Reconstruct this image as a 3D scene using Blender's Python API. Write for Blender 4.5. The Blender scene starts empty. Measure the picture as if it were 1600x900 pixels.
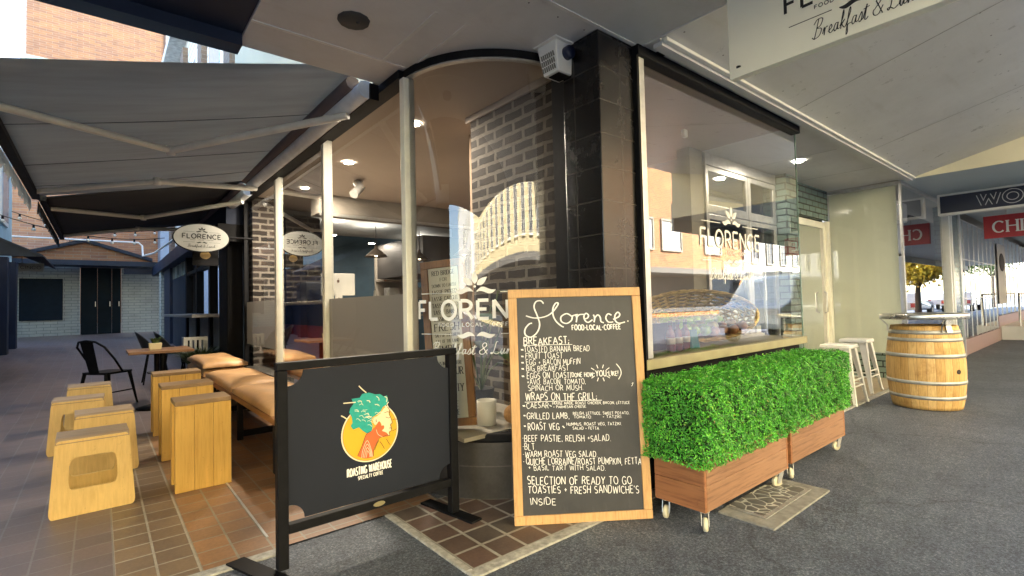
import bpy, bmesh, math, random
import numpy as np
from mathutils import Vector, Matrix
random.seed(7); rng = np.random.default_rng(7)
R = math.radians
sc = bpy.context.scene
COL = sc.collection

# ------------------------------------------------------------------ camera
cam_d = bpy.data.cameras.new("camera"); cam = bpy.data.objects.new("camera", cam_d); COL.objects.link(cam)
sc.camera = cam
cam_d.sensor_width = 36.0; cam_d.lens = 36.0 * 779.0 / 1600.0
cam_d.clip_start = 0.02; cam_d.clip_end = 600
YAW, PITCH, ROLL = R(50.38), R(1.82), R(-1.37)
f_ = Vector((math.cos(PITCH) * math.cos(YAW), math.cos(PITCH) * math.sin(YAW), math.sin(PITCH)))
r_ = Vector((math.sin(YAW), -math.cos(YAW), 0)); u_ = r_.cross(f_)
cr, sr = math.cos(ROLL), math.sin(ROLL)
rr = r_ * cr + u_ * sr; uu = u_ * cr - r_ * sr
cam.matrix_world = Matrix(((rr.x, uu.x, -f_.x, 0), (rr.y, uu.y, -f_.y, 0), (rr.z, uu.z, -f_.z, 1.2), (0, 0, 0, 1)))

# ------------------------------------------------------------------ sky, sun, exposure
SUN_EL, SUN_AZ = 36.0, 38.0            # azimuth from +Y towards +X
w = bpy.data.worlds.new("World"); sc.world = w; w.use_nodes = True
nt = w.node_tree
sky = nt.nodes.new("ShaderNodeTexSky"); sky.sky_type = 'NISHITA'; sky.sun_disc = False
sky.sun_elevation = R(SUN_EL); sky.sun_rotation = R(SUN_AZ); sky.air_density = 1.0; sky.dust_density = 1.0
bg = nt.nodes["Background"]; bg.inputs[1].default_value = 0.075
nt.links.new(sky.outputs[0], bg.inputs[0])
sd = bpy.data.lights.new("sun", 'SUN'); sd.energy = 4.6; sd.angle = R(0.53); sd.color = (1.0, 0.955, 0.885)
so = bpy.data.objects.new("sun", sd); COL.objects.link(so)
S = Vector((math.sin(R(SUN_AZ)) * math.cos(R(SUN_EL)), math.cos(R(SUN_AZ)) * math.cos(R(SUN_EL)), math.sin(R(SUN_EL))))
so.rotation_euler = S.to_track_quat('Z', 'Y').to_euler(); so.location = (0, 0, 30)
vs = sc.view_settings
vs.view_transform = 'Standard'; vs.look = 'None'; vs.gamma = 1.0; vs.use_curve_mapping = False
vs.exposure = 4.0
sc.render.engine = 'CYCLES'
cy = sc.cycles
cy.use_denoising = True
try: cy.denoiser = 'OPENIMAGEDENOISE'
except Exception: pass
cy.max_bounces = 9; cy.diffuse_bounces = 5; cy.glossy_bounces = 4; cy.transparent_max_bounces = 16
cy.caustics_reflective = False; cy.caustics_refractive = False; cy.sample_clamp_indirect = 6.0

# ------------------------------------------------------------------ material helpers
MATS = {}
def _new(name):
    m = bpy.data.materials.new(name); m.use_nodes = True
    nt = m.node_tree; b = nt.nodes["Principled BSDF"]
    MATS[name] = m
    return m, nt, b
def N(nt, t, **kw):
    n = nt.nodes.new(t)
    for k, v in kw.items(): setattr(n, k, v)
    return n
def rgba(c): return (c[0], c[1], c[2], 1.0)
def posn(nt):
    return N(nt, "ShaderNodeNewGeometry").outputs["Position"]
def objc(nt):
    return N(nt, "ShaderNodeTexCoord").outputs["Object"]
def noise(nt, vec, scale, detail=4, rough=0.6, stretch=None):
    if stretch:
        mp = N(nt, "ShaderNodeMapping"); mp.inputs["Scale"].default_value = stretch
        nt.links.new(vec, mp.inputs["Vector"]); vec = mp.outputs[0]
    n = N(nt, "ShaderNodeTexNoise"); n.inputs["Scale"].default_value = scale
    n.inputs["Detail"].default_value = detail; n.inputs["Roughness"].default_value = rough
    nt.links.new(vec, n.inputs["Vector"]); return n.outputs["Fac"]
def ramp(nt, fac, stops):
    r = N(nt, "ShaderNodeValToRGB"); e = r.color_ramp.elements
    while len(e) < len(stops): e.new(0.5)
    for i, (p, c) in enumerate(stops):
        e[i].position = p; e[i].color = rgba(c) if len(c) == 3 else c
    nt.links.new(fac, r.inputs[0]); return r.outputs[0]
def mixc(nt, fac, a, b, mode='MIX'):
    m = N(nt, "ShaderNodeMix", data_type='RGBA', blend_type=mode)
    if isinstance(fac, (int, float)): m.inputs[0].default_value = fac
    else: nt.links.new(fac, m.inputs[0])
    for s, v in ((m.inputs[6], a), (m.inputs[7], b)):
        if isinstance(v, tuple): s.default_value = rgba(v)
        else: nt.links.new(v, s)
    return m.outputs[2]
def bump(nt, b, h, strength=0.3, dist=0.01):
    n = N(nt, "ShaderNodeBump"); n.inputs["Strength"].default_value = strength; n.inputs["Distance"].default_value = dist
    nt.links.new(h, n.inputs["Height"]); nt.links.new(n.outputs[0], b.inputs["Normal"])
def mat(name, col, rough=0.6, metal=0.0, var=0.15, scale=8.0, bmp=0.0, spec=0.5, bscale=None, coat=0.0):
    if name in MATS: return MATS[name]
    m, nt, b = _new(name)
    b.inputs["Roughness"].default_value = rough; b.inputs["Metallic"].default_value = metal
    b.inputs["Specular IOR Level"].default_value = spec
    if coat: b.inputs["Coat Weight"].default_value = coat
    if var > 0:
        f = noise(nt, objc(nt), scale)
        lo = tuple(c * (1 - var) for c in col); hi = tuple(min(1, c * (1 + var)) for c in col)
        nt.links.new(ramp(nt, f, [(0.3, lo), (0.7, hi)]), b.inputs["Base Color"])
        rf = N(nt, "ShaderNodeMapRange"); rf.inputs[3].default_value = max(0.02, rough - 0.08); rf.inputs[4].default_value = min(1, rough + 0.1)
        nt.links.new(f, rf.inputs[0]); nt.links.new(rf.outputs[0], b.inputs["Roughness"])
    else:
        b.inputs["Base Color"].default_value = rgba(col)
    if bmp > 0:
        bump(nt, b, noise(nt, objc(nt), bscale or scale * 4, 6), bmp, 0.01)
    return m
def wood(name, c1, c2, axis=0, rough=0.5, scale=6.0, bmp=0.15, spec=0.4):
    if name in MATS: return MATS[name]
    m, nt, b = _new(name)
    st = [14.0, 14.0, 14.0]; st[axis] = 0.8
    f = noise(nt, objc(nt), scale, 6, 0.65, tuple(st))
    f2 = noise(nt, objc(nt), 2.2, 2)
    c = ramp(nt, f, [(0.28, c2), (0.5, c1), (0.75, tuple(min(1, x * 1.12) for x in c1))])
    c = mixc(nt, f2, c, tuple(x * 0.8 for x in c1), 'MULTIPLY') if False else c
    dk = ramp(nt, f2, [(0.35, (0.82, 0.8, 0.78)), (0.65, (1, 1, 1))])
    c = mixc(nt, 1.0, c, dk, 'MULTIPLY')
    f3 = noise(nt, objc(nt), 23, 5, .75); sp_ = ramp(nt, f3, [(.62, (1, 1, 1)), (.72, (.66, .60, .54))]); c = mixc(nt, .8, c, sp_, 'MULTIPLY')
    nt.links.new(c, b.inputs["Base Color"])
    b.inputs["Roughness"].default_value = rough; b.inputs["Specular IOR Level"].default_value = spec
    bump(nt, b, f, bmp, 0.004)
    return m
def emis(name, col, st):
    m, nt, b = _new(name)
    b.inputs["Base Color"].default_value = rgba(col)
    b.inputs["Emission Color"].default_value = rgba(col); b.inputs["Emission Strength"].default_value = st
    return m
def brickmat(name, c1, c2, mortar, bw=0.24, bh=0.086, ms=0.010, vertical=True, offset=0.5, rough=0.75, off=(0, 0, 0),
             bmp=0.6, spec=0.3, bias=0.0, dirt=0.25, wob=0.0):
    """courses laid in metres; vertical walls use x+y along and z up, floors use x,y"""
    if name in MATS: return MATS[name]
    m, nt, b = _new(name)
    p = posn(nt)
    add = N(nt, "ShaderNodeVectorMath", operation='ADD'); add.inputs[1].default_value = off
    nt.links.new(p, add.inputs[0]); v = add.outputs[0]
    if wob:
        nn = N(nt, "ShaderNodeTexNoise"); nn.inputs["Scale"].default_value = 9.0; nt.links.new(p, nn.inputs["Vector"])
        sc1 = N(nt, "ShaderNodeVectorMath", operation='MULTIPLY_ADD'); sc1.inputs[1].default_value = (wob,) * 3; sc1.inputs[2].default_value = (-wob / 2,) * 3
        nt.links.new(nn.outputs["Color"], sc1.inputs[0])
        ad2 = N(nt, "ShaderNodeVectorMath", operation='ADD'); nt.links.new(v, ad2.inputs[0]); nt.links.new(sc1.outputs[0], ad2.inputs[1]); v = ad2.outputs[0]
    if vertical:
        sp = N(nt, "ShaderNodeSeparateXYZ"); nt.links.new(v, sp.inputs[0])
        s = N(nt, "ShaderNodeMath", operation='ADD'); nt.links.new(sp.outputs[0], s.inputs[0]); nt.links.new(sp.outputs[1], s.inputs[1])
        cb = N(nt, "ShaderNodeCombineXYZ"); nt.links.new(s.outputs[0], cb.inputs[0]); nt.links.new(sp.outputs[2], cb.inputs[1])
        v = cb.outputs[0]
    bt = N(nt, "ShaderNodeTexBrick"); bt.offset = offset; bt.squash = 1.0
    bt.inputs["Scale"].default_value = 1.0; bt.inputs["Brick Width"].default_value = bw; bt.inputs["Row Height"].default_value = bh
    bt.inputs["Mortar Size"].default_value = ms; bt.inputs["Mortar Smooth"].default_value = 0.15; bt.inputs["Bias"].default_value = bias
    bt.inputs["Color1"].default_value = rgba(c1); bt.inputs["Color2"].default_value = rgba(c2); bt.inputs["Mortar"].default_value = rgba(mortar)
    nt.links.new(v, bt.inputs["Vector"])
    nz = noise(nt, p, 3.0, 6, 0.7)
    nz2 = noise(nt, p, 60.0, 4, 0.6)
    d = ramp(nt, nz, [(0.3, (1 - dirt,) * 3), (0.7, (1 + dirt * 0.3,) * 3)])
    c = mixc(nt, 1.0, bt.outputs["Color"], d, 'MULTIPLY')
    d2 = ramp(nt, nz2, [(0.3, (0.86,) * 3), (0.7, (1.08,) * 3)])
    c = mixc(nt, 1.0, c, d2, 'MULTIPLY')
    nt.links.new(c, b.inputs["Base Color"])
    b.inputs["Specular IOR Level"].default_value = spec
    rr_ = N(nt, "ShaderNodeMapRange"); rr_.inputs[3].default_value = max(0.05, rough - 0.12); rr_.inputs[4].default_value = min(1, rough + 0.12)
    nt.links.new(nz, rr_.inputs[0]); nt.links.new(rr_.outputs[0], b.inputs["Roughness"])
    inv = N(nt, "ShaderNodeMath", operation='SUBTRACT'); inv.inputs[0].default_value = 1.0; nt.links.new(bt.outputs["Fac"], inv.inputs[1])
    ad = N(nt, "ShaderNodeMath", operation='MULTIPLY_ADD'); nt.links.new(nz2, ad.inputs[0]); ad.inputs[1].default_value = 0.25; nt.links.new(inv.outputs[0], ad.inputs[2])
    bump(nt, b, ad.outputs[0], bmp, 0.006)
    return m
def glassmat(name, ior=1.75, tint=(0.93, 0.95, 0.94), boost=1.0, rough=0.0):
    m = bpy.data.materials.new(name); m.use_nodes = True; MATS[name] = m
    nt = m.node_tree; nt.nodes.clear()
    out = N(nt, "ShaderNodeOutputMaterial"); mx = N(nt, "ShaderNodeMixShader")
    tr = N(nt, "ShaderNodeBsdfTransparent"); tr.inputs[0].default_value = rgba(tint)
    gl = N(nt, "ShaderNodeBsdfGlossy"); gl.inputs["Roughness"].default_value = rough; gl.inputs[0].default_value = (1, 1, 1, 1)
    fr = N(nt, "ShaderNodeFresnel"); fr.inputs[0].default_value = ior
    mm = N(nt, "ShaderNodeMath", operation='MULTIPLY'); mm.inputs[1].default_value = boost; mm.use_clamp = True
    nt.links.new(fr.outputs[0], mm.inputs[0]); nt.links.new(mm.outputs[0], mx.inputs[0])
    nt.links.new(tr.outputs[0], mx.inputs[1]); nt.links.new(gl.outputs[0], mx.inputs[2]); nt.links.new(mx.outputs[0], out.inputs[0])
    return m
def filmmat(name, col, see=0.12):
    m = bpy.data.materials.new(name); m.use_nodes = True; MATS[name] = m
    nt = m.node_tree; nt.nodes.clear()
    out = N(nt, "ShaderNodeOutputMaterial"); a = N(nt, "ShaderNodeMixShader"); b = N(nt, "ShaderNodeMixShader")
    tl = N(nt, "ShaderNodeBsdfTranslucent"); tl.inputs[0].default_value = rgba(col)
    df = N(nt, "ShaderNodeBsdfDiffuse"); df.inputs[0].default_value = rgba(col)
    tr = N(nt, "ShaderNodeBsdfTransparent")
    a.inputs[0].default_value = 0.45; nt.links.new(tl.outputs[0], a.inputs[1]); nt.links.new(df.outputs[0], a.inputs[2])
    b.inputs[0].default_value = see; nt.links.new(a.outputs[0], b.inputs[1]); nt.links.new(tr.outputs[0], b.inputs[2])
    nt.links.new(b.outputs[0], out.inputs[0]); return m

# ------------------------------------------------------------------ mesh helpers
class MB:
    def __init__(s): s.v = []; s.f = []; s.sm = []; s.mi = []
    def add(s, vs, fs, smooth=False, mi=0):
        o = len(s.v); s.v += [tuple(p) for p in vs]
        for f in fs: s.f.append(tuple(i + o for i in f)); s.sm.append(smooth); s.mi.append(mi)
        return s
    def box(s, x0, x1, y0, y1, z0, z1, mi=0):
        v = [(x, y, z) for x in (x0, x1) for y in (y0, y1) for z in (z0, z1)]
        return s.add(v, [(0, 1, 3, 2), (4, 6, 7, 5), (0, 4, 5, 1), (2, 3, 7, 6), (0, 2, 6, 4), (1, 5, 7, 3)], mi=mi)
    def hexa(s, b, t, mi=0):          # bottom 4, top 4 points
        n = len(b)
        return s.add(list(b) + list(t), [tuple(range(n))[::-1], tuple(range(n, 2 * n))] + [(i, (i + 1) % n, n + (i + 1) % n, n + i) for i in range(n)], mi=mi)
    def prism(s, poly, fn, a, b, mi=0, smooth=False):    # poly of 2D points, fn(u,v,h)->xyz
        n = len(poly)
        v = [fn(p[0], p[1], a) for p in poly] + [fn(p[0], p[1], b) for p in poly]
        return s.add(v, [tuple(range(n))[::-1], tuple(range(n, 2 * n))] + [(i, (i + 1) % n, n + (i + 1) % n, n + i) for i in range(n)], mi=mi, smooth=smooth)
    def ringprism(s, outer, inner, fn, a, b):  # same number of points
        n = len(outer)
        v = [fn(*p, a) for p in outer] + [fn(*p, a) for p in inner] + [fn(*p, b) for p in outer] + [fn(*p, b) for p in inner]
        fs = []
        for i in range(n):
            j = (i + 1) % n
            fs += [(i, n + i, n + j, j), (2 * n + i, 2 * n + j, 3 * n + j, 3 * n + i), (i, j, 2 * n + j, 2 * n + i), (n + i, 3 * n + i, 3 * n + j, n + j)]
        return s.add(v, fs)
    def tube(s, pts, r, n=8, caps=True, smooth=True):
        pts = [Vector(p) for p in pts]; m = len(pts)
        rs = r if isinstance(r, (list, tuple)) else [r] * m
        up = Vector((0, 0, 1)); vs = []; prev = None
        for i, p in enumerate(pts):
            t = (pts[min(i + 1, m - 1)] - pts[max(i - 1, 0)])
            t = t.normalized() if t.length > 1e-9 else Vector((0, 0, 1))
            if prev is None:
                a = t.cross(up)
                if a.length < 1e-3: a = t.cross(Vector((1, 0, 0)))
            else:
                a = prev - t * prev.dot(t)
                if a.length < 1e-4: a = t.cross(up)
            a.normalize(); prev = a; bb = t.cross(a)
            for k in range(n):
                an = 2 * math.pi * k / n
                vs.append(p + (a * math.cos(an) + bb * math.sin(an)) * rs[i])
        fs = [(i * n + k, i * n + (k + 1) % n, (i + 1) * n + (k + 1) % n, (i + 1) * n + k) for i in range(m - 1) for k in range(n)]
        s.add(vs, fs, smooth)
        if caps: s.add(vs[:n], [tuple(range(n))[::-1]]); s.add(vs[-n:], [tuple(range(n))])
        return s
    def lathe(s, prof, n=40, c=(0, 0, 0), smooth=True, a0=0, a1=2 * math.pi):   # prof of (r,z)
        full = abs(a1 - a0 - 2 * math.pi) < 1e-6; k = n if full else n + 1
        vs = [(c[0] + r * math.cos(a0 + (a1 - a0) * i / n), c[1] + r * math.sin(a0 + (a1 - a0) * i / n), c[2] + z) for r, z in prof for i in range(k)]
        fs = []
        for j in range(len(prof) - 1):
            for i in range(n):
                i2 = (i + 1) % k
                fs.append((j * k + i, j * k + i2, (j + 1) * k + i2, (j + 1) * k + i))
        return s.add(vs, fs, smooth)
    def sphere(s, c, r, nu=12, nv=8, sq=(1, 1, 1)):
        prof = [(math.sin(math.pi * j / nv), -math.cos(math.pi * j / nv)) for j in range(nv + 1)]
        vs = [(c[0] + r * sq[0] * p[0] * math.cos(2 * math.pi * i / nu), c[1] + r * sq[1] * p[0] * math.sin(2 * math.pi * i / nu), c[2] + r * sq[2] * p[1]) for p in prof for i in range(nu)]
        return s.add(vs, [(j * nu + i, j * nu + (i + 1) % nu, (j + 1) * nu + (i + 1) % nu, (j + 1) * nu + i) for j in range(nv) for i in range(nu)], True)
    def build(s, name, m, parent=None, bevel=0, loc=None, seg=2):
        """vertices are world coordinates (or local ones of an unplaced parent); loc = origin"""
        o = Vector((0, 0, 0))
        if parent is not None:
            q = parent
            while q is not None: o = o + q.location; q = q.parent
        elif loc is not None: o = Vector(loc)
        me = bpy.data.meshes.new(name)
        me.from_pydata([(a - o.x, b - o.y, c - o.z) for a, b, c in s.v], [], s.f)
        me.polygons.foreach_set("use_smooth", s.sm)
        ms = m if isinstance(m, (list, tuple)) else [m]
        for x in ms: me.materials.append(x)
        if len(ms) > 1: me.polygons.foreach_set("material_index", s.mi)
        me.validate(); me.update()
        bm = bmesh.new(); bm.from_mesh(me); bmesh.ops.remove_doubles(bm, verts=bm.verts, dist=1e-6) if bevel else None
        bmesh.ops.recalc_face_normals(bm, faces=bm.faces); bm.to_mesh(me); bm.free()
        ob = bpy.data.objects.new(name, me); COL.objects.link(ob)
        if parent is not None: ob.parent = parent
        elif loc is not None: ob.location = loc
        if bevel:
            bv = ob.modifiers.new("bevel", 'BEVEL'); bv.width = bevel; bv.segments = seg; bv.limit_method = 'ANGLE'; bv.angle_limit = R(35)
        return ob
def tag(o, label=None, cat=None, group=None, kind=None):
    if label: o["label"] = label
    if cat: o["category"] = cat
    if group: o["group"] = group
    if kind: o["kind"] = kind
    return o
def thing(name, label, cat, loc=(0, 0, 0), group=None, rz=0):
    o = bpy.data.objects.new(name, None); COL.objects.link(o); o.empty_display_size = 0.1
    o.location = loc; o.rotation_euler = (0, 0, rz)
    return tag(o, label, cat, group)
def copy_tree(o, loc=None, rz=None, label=None, parent=None):
    c = o.copy(); COL.objects.link(c)
    if parent is not None: c.parent = parent
    if loc is not None: c.location = loc
    if rz is not None: c.rotation_euler = (0, 0, rz)
    if label: c["label"] = label
    for ch in list(o.children): copy_tree(ch, parent=c)
    return c
def struct(name, mb, m, **k): return tag(mb.build(name, m, **k), kind="structure")
def boxpart(name, m, parent, *b, bevel=0): return MB().box(*b).build(name, m, parent, bevel=bevel)
def rrect(x0, x1, y0, y1, r, n=5):
    p = []
    for cx, cyy, a in ((x1 - r, y1 - r, 0), (x0 + r, y1 - r, 90), (x0 + r, y0 + r, 180), (x1 - r, y0 + r, 270)):
        for i in range(n + 1): t = R(a + 90 * i / n); p.append((cx + r * math.cos(t), cyy + r * math.sin(t)))
    return p
def plane_fn(o, u, v):
    o, u, v = Vector(o), Vector(u), Vector(v); n = u.cross(v).normalized()
    return lambda a, b, h=0: tuple(o + u * a + v * b + n * h)

# ------------------------------------------------------------------ lettering
def arc(cx, cy_, rx, ry, a0, a1, n=10): return [(cx + rx * math.cos(R(a0 + (a1 - a0) * i / n)), cy_ + ry * math.sin(R(a0 + (a1 - a0) * i / n))) for i in range(n + 1)]
def bowl(x, y0, y1, wd): return [(x, y0)] + [(x + wd * 0.45, y0)] + arc(x + wd * 0.45, (y0 + y1) / 2, wd * 0.55, (y1 - y0) / 2, -90, 90, 8)[1:-1] + [(x + wd * 0.45, y1), (x, y1)]
GL = {
 'A': (.72, [[(0, 0), (.36, 1), (.72, 0)], [(.13, .34), (.59, .34)]]), 'B': (.58, [[(0, 0), (0, 1)], bowl(0, .53, 1, .5), bowl(0, 0, .53, .57)]),
 'C': (.66, [arc(.37, .5, .37, .5, 45, 315, 16)]), 'D': (.66, [[(0, 0), (0, 1)], bowl(0, 0, 1, .65)]),
 'E': (.52, [[(.52, 1), (0, 1), (0, 0), (.52, 0)], [(0, .52), (.42, .52)]]), 'F': (.5, [[(.5, 1), (0, 1), (0, 0)], [(0, .52), (.4, .52)]]),
 'G': (.7, [arc(.37, .5, .37, .5, 45, 330, 16), [(.69, .05), (.69, .45), (.42, .45)]]), 'H': (.62, [[(0, 0), (0, 1)], [(.62, 0), (.62, 1)], [(0, .52), (.62, .52)]]),
 'I': (.08, [[(.04, 0), (.04, 1)]]), 'J': (.4, [[(.4, 1), (.4, .22)] + arc(.2, .2, .2, .2, 0, -160, 6)]), 'K': (.6, [[(0, 0), (0, 1)], [(.56, 1), (.02, .42)], [(.2, .6), (.6, 0)]]),
 'L': (.48, [[(0, 1), (0, 0), (.48, 0)]]), 'M': (.8, [[(0, 0), (.05, 1), (.4, .25), (.75, 1), (.8, 0)]]), 'N': (.64, [[(0, 0), (0, 1), (.64, 0), (.64, 1)]]),
 'O': (.76, [arc(.38, .5, .38, .5, 90, 450, 20)]), 'P': (.54, [[(0, 0), (0, 1)], bowl(0, .47, 1, .54)]), 'Q': (.76, [arc(.38, .5, .38, .5, 90, 450, 20), [(.45, .25), (.78, -.08)]]),
 'R': (.6, [[(0, 0), (0, 1)], bowl(0, .48, 1, .54), [(.26, .48), (.6, 0)]]), 'S': (.54, [arc(.27, .75, .26, .25, 40, 270, 9) + arc(.27, .25, .27, .25, 90, -140, 9)[1:]]),
 'T': (.6, [[(0, 1), (.6, 1)], [(.3, 1), (.3, 0)]]), 'U': (.62, [[(0, 1), (0, .3)] + arc(.31, .3, .31, .3, 180, 360, 9)[1:] + [(.62, 1)]]), 'V': (.68, [[(0, 1), (.34, 0), (.68, 1)]]),
 'W': (.98, [[(0, 1), (.22, 0), (.49, .9), (.76, 0), (.98, 1)]]), 'X': (.62, [[(0, 0), (.62, 1)], [(0, 1), (.62, 0)]]), 'Y': (.64, [[(0, 1), (.32, .48), (.64, 1)], [(.32, .48), (.32, 0)]]),
 'Z': (.58, [[(0, 1), (.58, 1), (0, 0), (.58, 0)]]), ' ': (.3, []), '.': (.08, [[(.04, 0), (.04, .07)]]), ',': (.1, [[(.06, .06), (.02, -.14)]]), "'": (.08, [[(.05, 1), (.03, .78)]]),
 '+': (.4, [[(0, .45), (.4, .45)], [(.2, .25), (.2, .65)]]), '-': (.3, [[(0, .45), (.3, .45)]]), '~': (.5, [arc(.12, .42, .12, .12, 180, 0, 6) + arc(.37, .42, .12, .12, 180, 360, 6)[1:]]),
 '(': (.2, [arc(.35, .45, .32, .7, 130, 230, 8)]), ')': (.2, [arc(-.15, .45, .32, .7, 50, -50, 8)]), '/': (.45, [[(0, -.15), (.45, 1.1)]]), '!': (.1, [[(.05, 1), (.05, .3)], [(.05, .0), (.05, .08)]]),
 ';': (.1, [[(.05, .5), (.05, .42)], [(.05, .22), (.03, -.05)]]), '*': (.3, [[(.03, .3), (.27, .6)], [(.03, .6), (.27, .3)], [(.15, .25), (.15, .65)]]), '|': (.2, [[(.06, .42), (.14, .42)]]),
 '&': (.7, [[(.7, 0), (.2, .68)] + arc(.33, .8, .17, .2, 200, -30, 8) + [(.1, .35)] + arc(.26, .22, .25, .22, 150, 330, 8) + [(.66, .42)]]),
}
# joined handwriting, lower case
SL = {
 'r': (.42, [[(0, .1), (.1, .45), (.14, .0), (.16, .3), (.26, .45), (.38, .42)]]), 'e': (.42, [[(0, .12), (.14, .2), (.28, .32), (.2, .46), (.08, .3), (.12, .05), (.28, .02), (.42, .14)]]),
 'a': (.5, [[(.32, .42), (.14, .42), (.04, .18), (.12, .01), (.26, .12), (.33, .44), (.33, .08), (.5, .1)]]), 'k': (.46, [[(0, .15), (.2, .7), (.16, 1.0), (.1, .6), (.08, 0)], [(.1, .2), (.32, .46), (.14, .26), (.34, .02), (.46, .1)]]),
 'f': (.4, [[(0, .1), (.24, .75), (.2, 1.0), (.12, .7), (.08, -.35), (.18, -.3), (.14, .08), (.4, .14)]]), 's': (.36, [[(0, .1), (.2, .5), (.26, .2), (.16, .0), (.04, .06)], [(.2, .03), (.36, .12)]]),
 't': (.36, [[(0, .1), (.18, .8), (.12, .1), (.22, .0), (.36, .12)], [(-.04, .58), (.38, .66)]]), 'u': (.52, [[(0, .1), (.08, .44), (.08, .1), (.2, .02), (.34, .44), (.32, .06), (.52, .1)]]),
 'n': (.56, [[(0, .1), (.1, .42), (.08, 0), (.2, .36), (.32, .42), (.34, .06), (.56, .1)]]), 'c': (.4, [[(.28, .4), (.14, .44), (.04, .2), (.14, .01), (.4, .12)]]), 'h': (.54, [[(0, .15), (.2, .8), (.14, 1.0), (.08, 0), (.2, .36), (.32, .4), (.34, .05), (.54, .1)]]),
 'B': (.75, [[(.1, -.05), (.22, .55), (.3, 1.05)], [(-.05, .8), (.2, 1.05), (.62, 1.0), (.5, .65), (.22, .55), (.6, .45), (.5, .1), (.12, -.02), (-.1, .1)]]),
 'L': (.75, [[(.42, 1.05), (.3, 1.1), (.24, .8), (.2, .25), (.08, .02), (-.02, .12), (.2, .12), (.45, .0), (.68, .12)]]), '&': (.7, GL['&'][1]), ' ': (.32, []),
}
def smooth_pts(p, k=4):
    if len(p) < 3: return p
    q = [p[0]] + list(p) + [p[-1]]; out = []
    for i in range(1, len(q) - 2):
        for j in range(k):
            t = j / k; a, b, c, d = q[i - 1], q[i], q[i + 1], q[i + 2]
            out.append(tuple(0.5 * (2 * b[m] + (c[m] - a[m]) * t + (2 * a[m] - 5 * b[m] + 4 * c[m] - d[m]) * t * t + (3 * b[m] - a[m] - 3 * c[m] + d[m]) * t ** 3) for m in (0, 1)))
    return out + [p[-1]]
def ribbon(mb, pts, w_, fn, h=0.001, ridge=0.0006, contrast=0.0):
    pts = [p for i, p in enumerate(pts) if i == 0 or math.hypot(p[0] - pts[i - 1][0], p[1] - pts[i - 1][1]) > 1e-6]
    m = len(pts)
    if m < 2: return
    vs = []
    closed = m > 4 and math.hypot(pts[0][0] - pts[-1][0], pts[0][1] - pts[-1][1]) < 1e-6
    for i in range(m):
        if closed and i in (0, m - 1): a, b, c = pts[m - 2], pts[0], pts[1]
        else: a, b, c = pts[max(i - 1, 0)], pts[i], pts[min(i + 1, m - 1)]
        d1 = Vector((b[0] - a[0], b[1] - a[1])); d2 = Vector((c[0] - b[0], c[1] - b[1]))
        if d1.length < 1e-9: d1 = d2.copy()
        if d2.length < 1e-9: d2 = d1.copy()
        d1.normalize(); d2.normalize(); t = d1 + d2
        if t.length < 0.35: t = d2
        t.normalize(); n = Vector((-t.y, t.x))
        k = min(1.6, 1 / max(0.3, n.dot(Vector((-d1.y, d1.x)))))
        ww = w_ * (1 - contrast * (1 - abs(t.y))) * k / 2
        vs += [fn(b[0] + n.x * ww, b[1] + n.y * ww, h), fn(b[0], b[1], h + ridge), fn(b[0] - n.x * ww, b[1] - n.y * ww, h)]
    fs = []
    for i in range(m - 1):
        o = 3 * i; fs += [(o, o + 1, o + 4, o + 3), (o + 1, o + 2, o + 5, o + 4)]
    mb.add(vs, fs)
def split_sharp(p):
    out = [[p[0]]]
    for i in range(1, len(p)):
        out[-1].append(p[i])
        if i < len(p) - 1:
            a = Vector((p[i][0] - p[i-1][0], p[i][1] - p[i-1][1])); b = Vector((p[i+1][0] - p[i][0], p[i+1][1] - p[i][1]))
            if a.length > 1e-9 and b.length > 1e-9 and a.angle(b) > R(50): out.append([p[i]])
    return out
def write(mb, text, x0, base, hgt, fn, x1=None, wt=0.13, aspect=1.0, gap=0.22, serif=False, hand=0.0, script=False, h=0.001, align='l', slant=0.0):
    G = SL if script else GL
    tot = 0; xs = []
    for ch in text:
        g = G.get(ch) or G.get(ch.upper()) or GL['-']
        xs.append(tot); tot += g[0] + (0 if script else gap)
    if not script: tot -= gap
    sx = (x1 - x0) / tot if x1 is not None else hgt * aspect
    if align == 'c' and x1 is None: x0 = x0 - tot * sx / 2
    rh = random.Random(hash(text) % 1000 if False else sum(map(ord, text)))
    for ch, cx in zip(text, xs):
        g = G.get(ch) or G.get(ch.upper()) or GL['-']
        dy = rh.uniform(-1, 1) * hand * 0.10; sh = rh.uniform(-1, 1) * hand * 0.12; ks = 1 + rh.uniform(-1, 1) * hand * 0.10
        for st in g[1]:
            p = [((cx + a + (b - .5) * (sh + slant)) * sx + x0, base + (b * ks + dy) * hgt) for a, b in st]
            if script: p = smooth_pts(p, 4)
            hj = h + rh.uniform(0, 0.0004)
            runs = [p] if script else split_sharp(p)
            for k_, q_ in enumerate(runs):
                ribbon(mb, q_, wt * hgt, fn, hj + k_ * 0.00011, 0.0005, 0.5 if serif else (0.25 if script else 0.0))
            if serif:
                for e, q in ((p[0], p[1]), (p[-1], p[-2])):
                    if abs(q[1] - e[1]) > abs(q[0] - e[0]) * 1.2:
                        ribbon(mb, [(e[0] - hgt * .13, e[1]), (e[0] + hgt * .13, e[1])], wt * hgt * .45, fn, hj + 0.0002, 0.0004)
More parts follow.
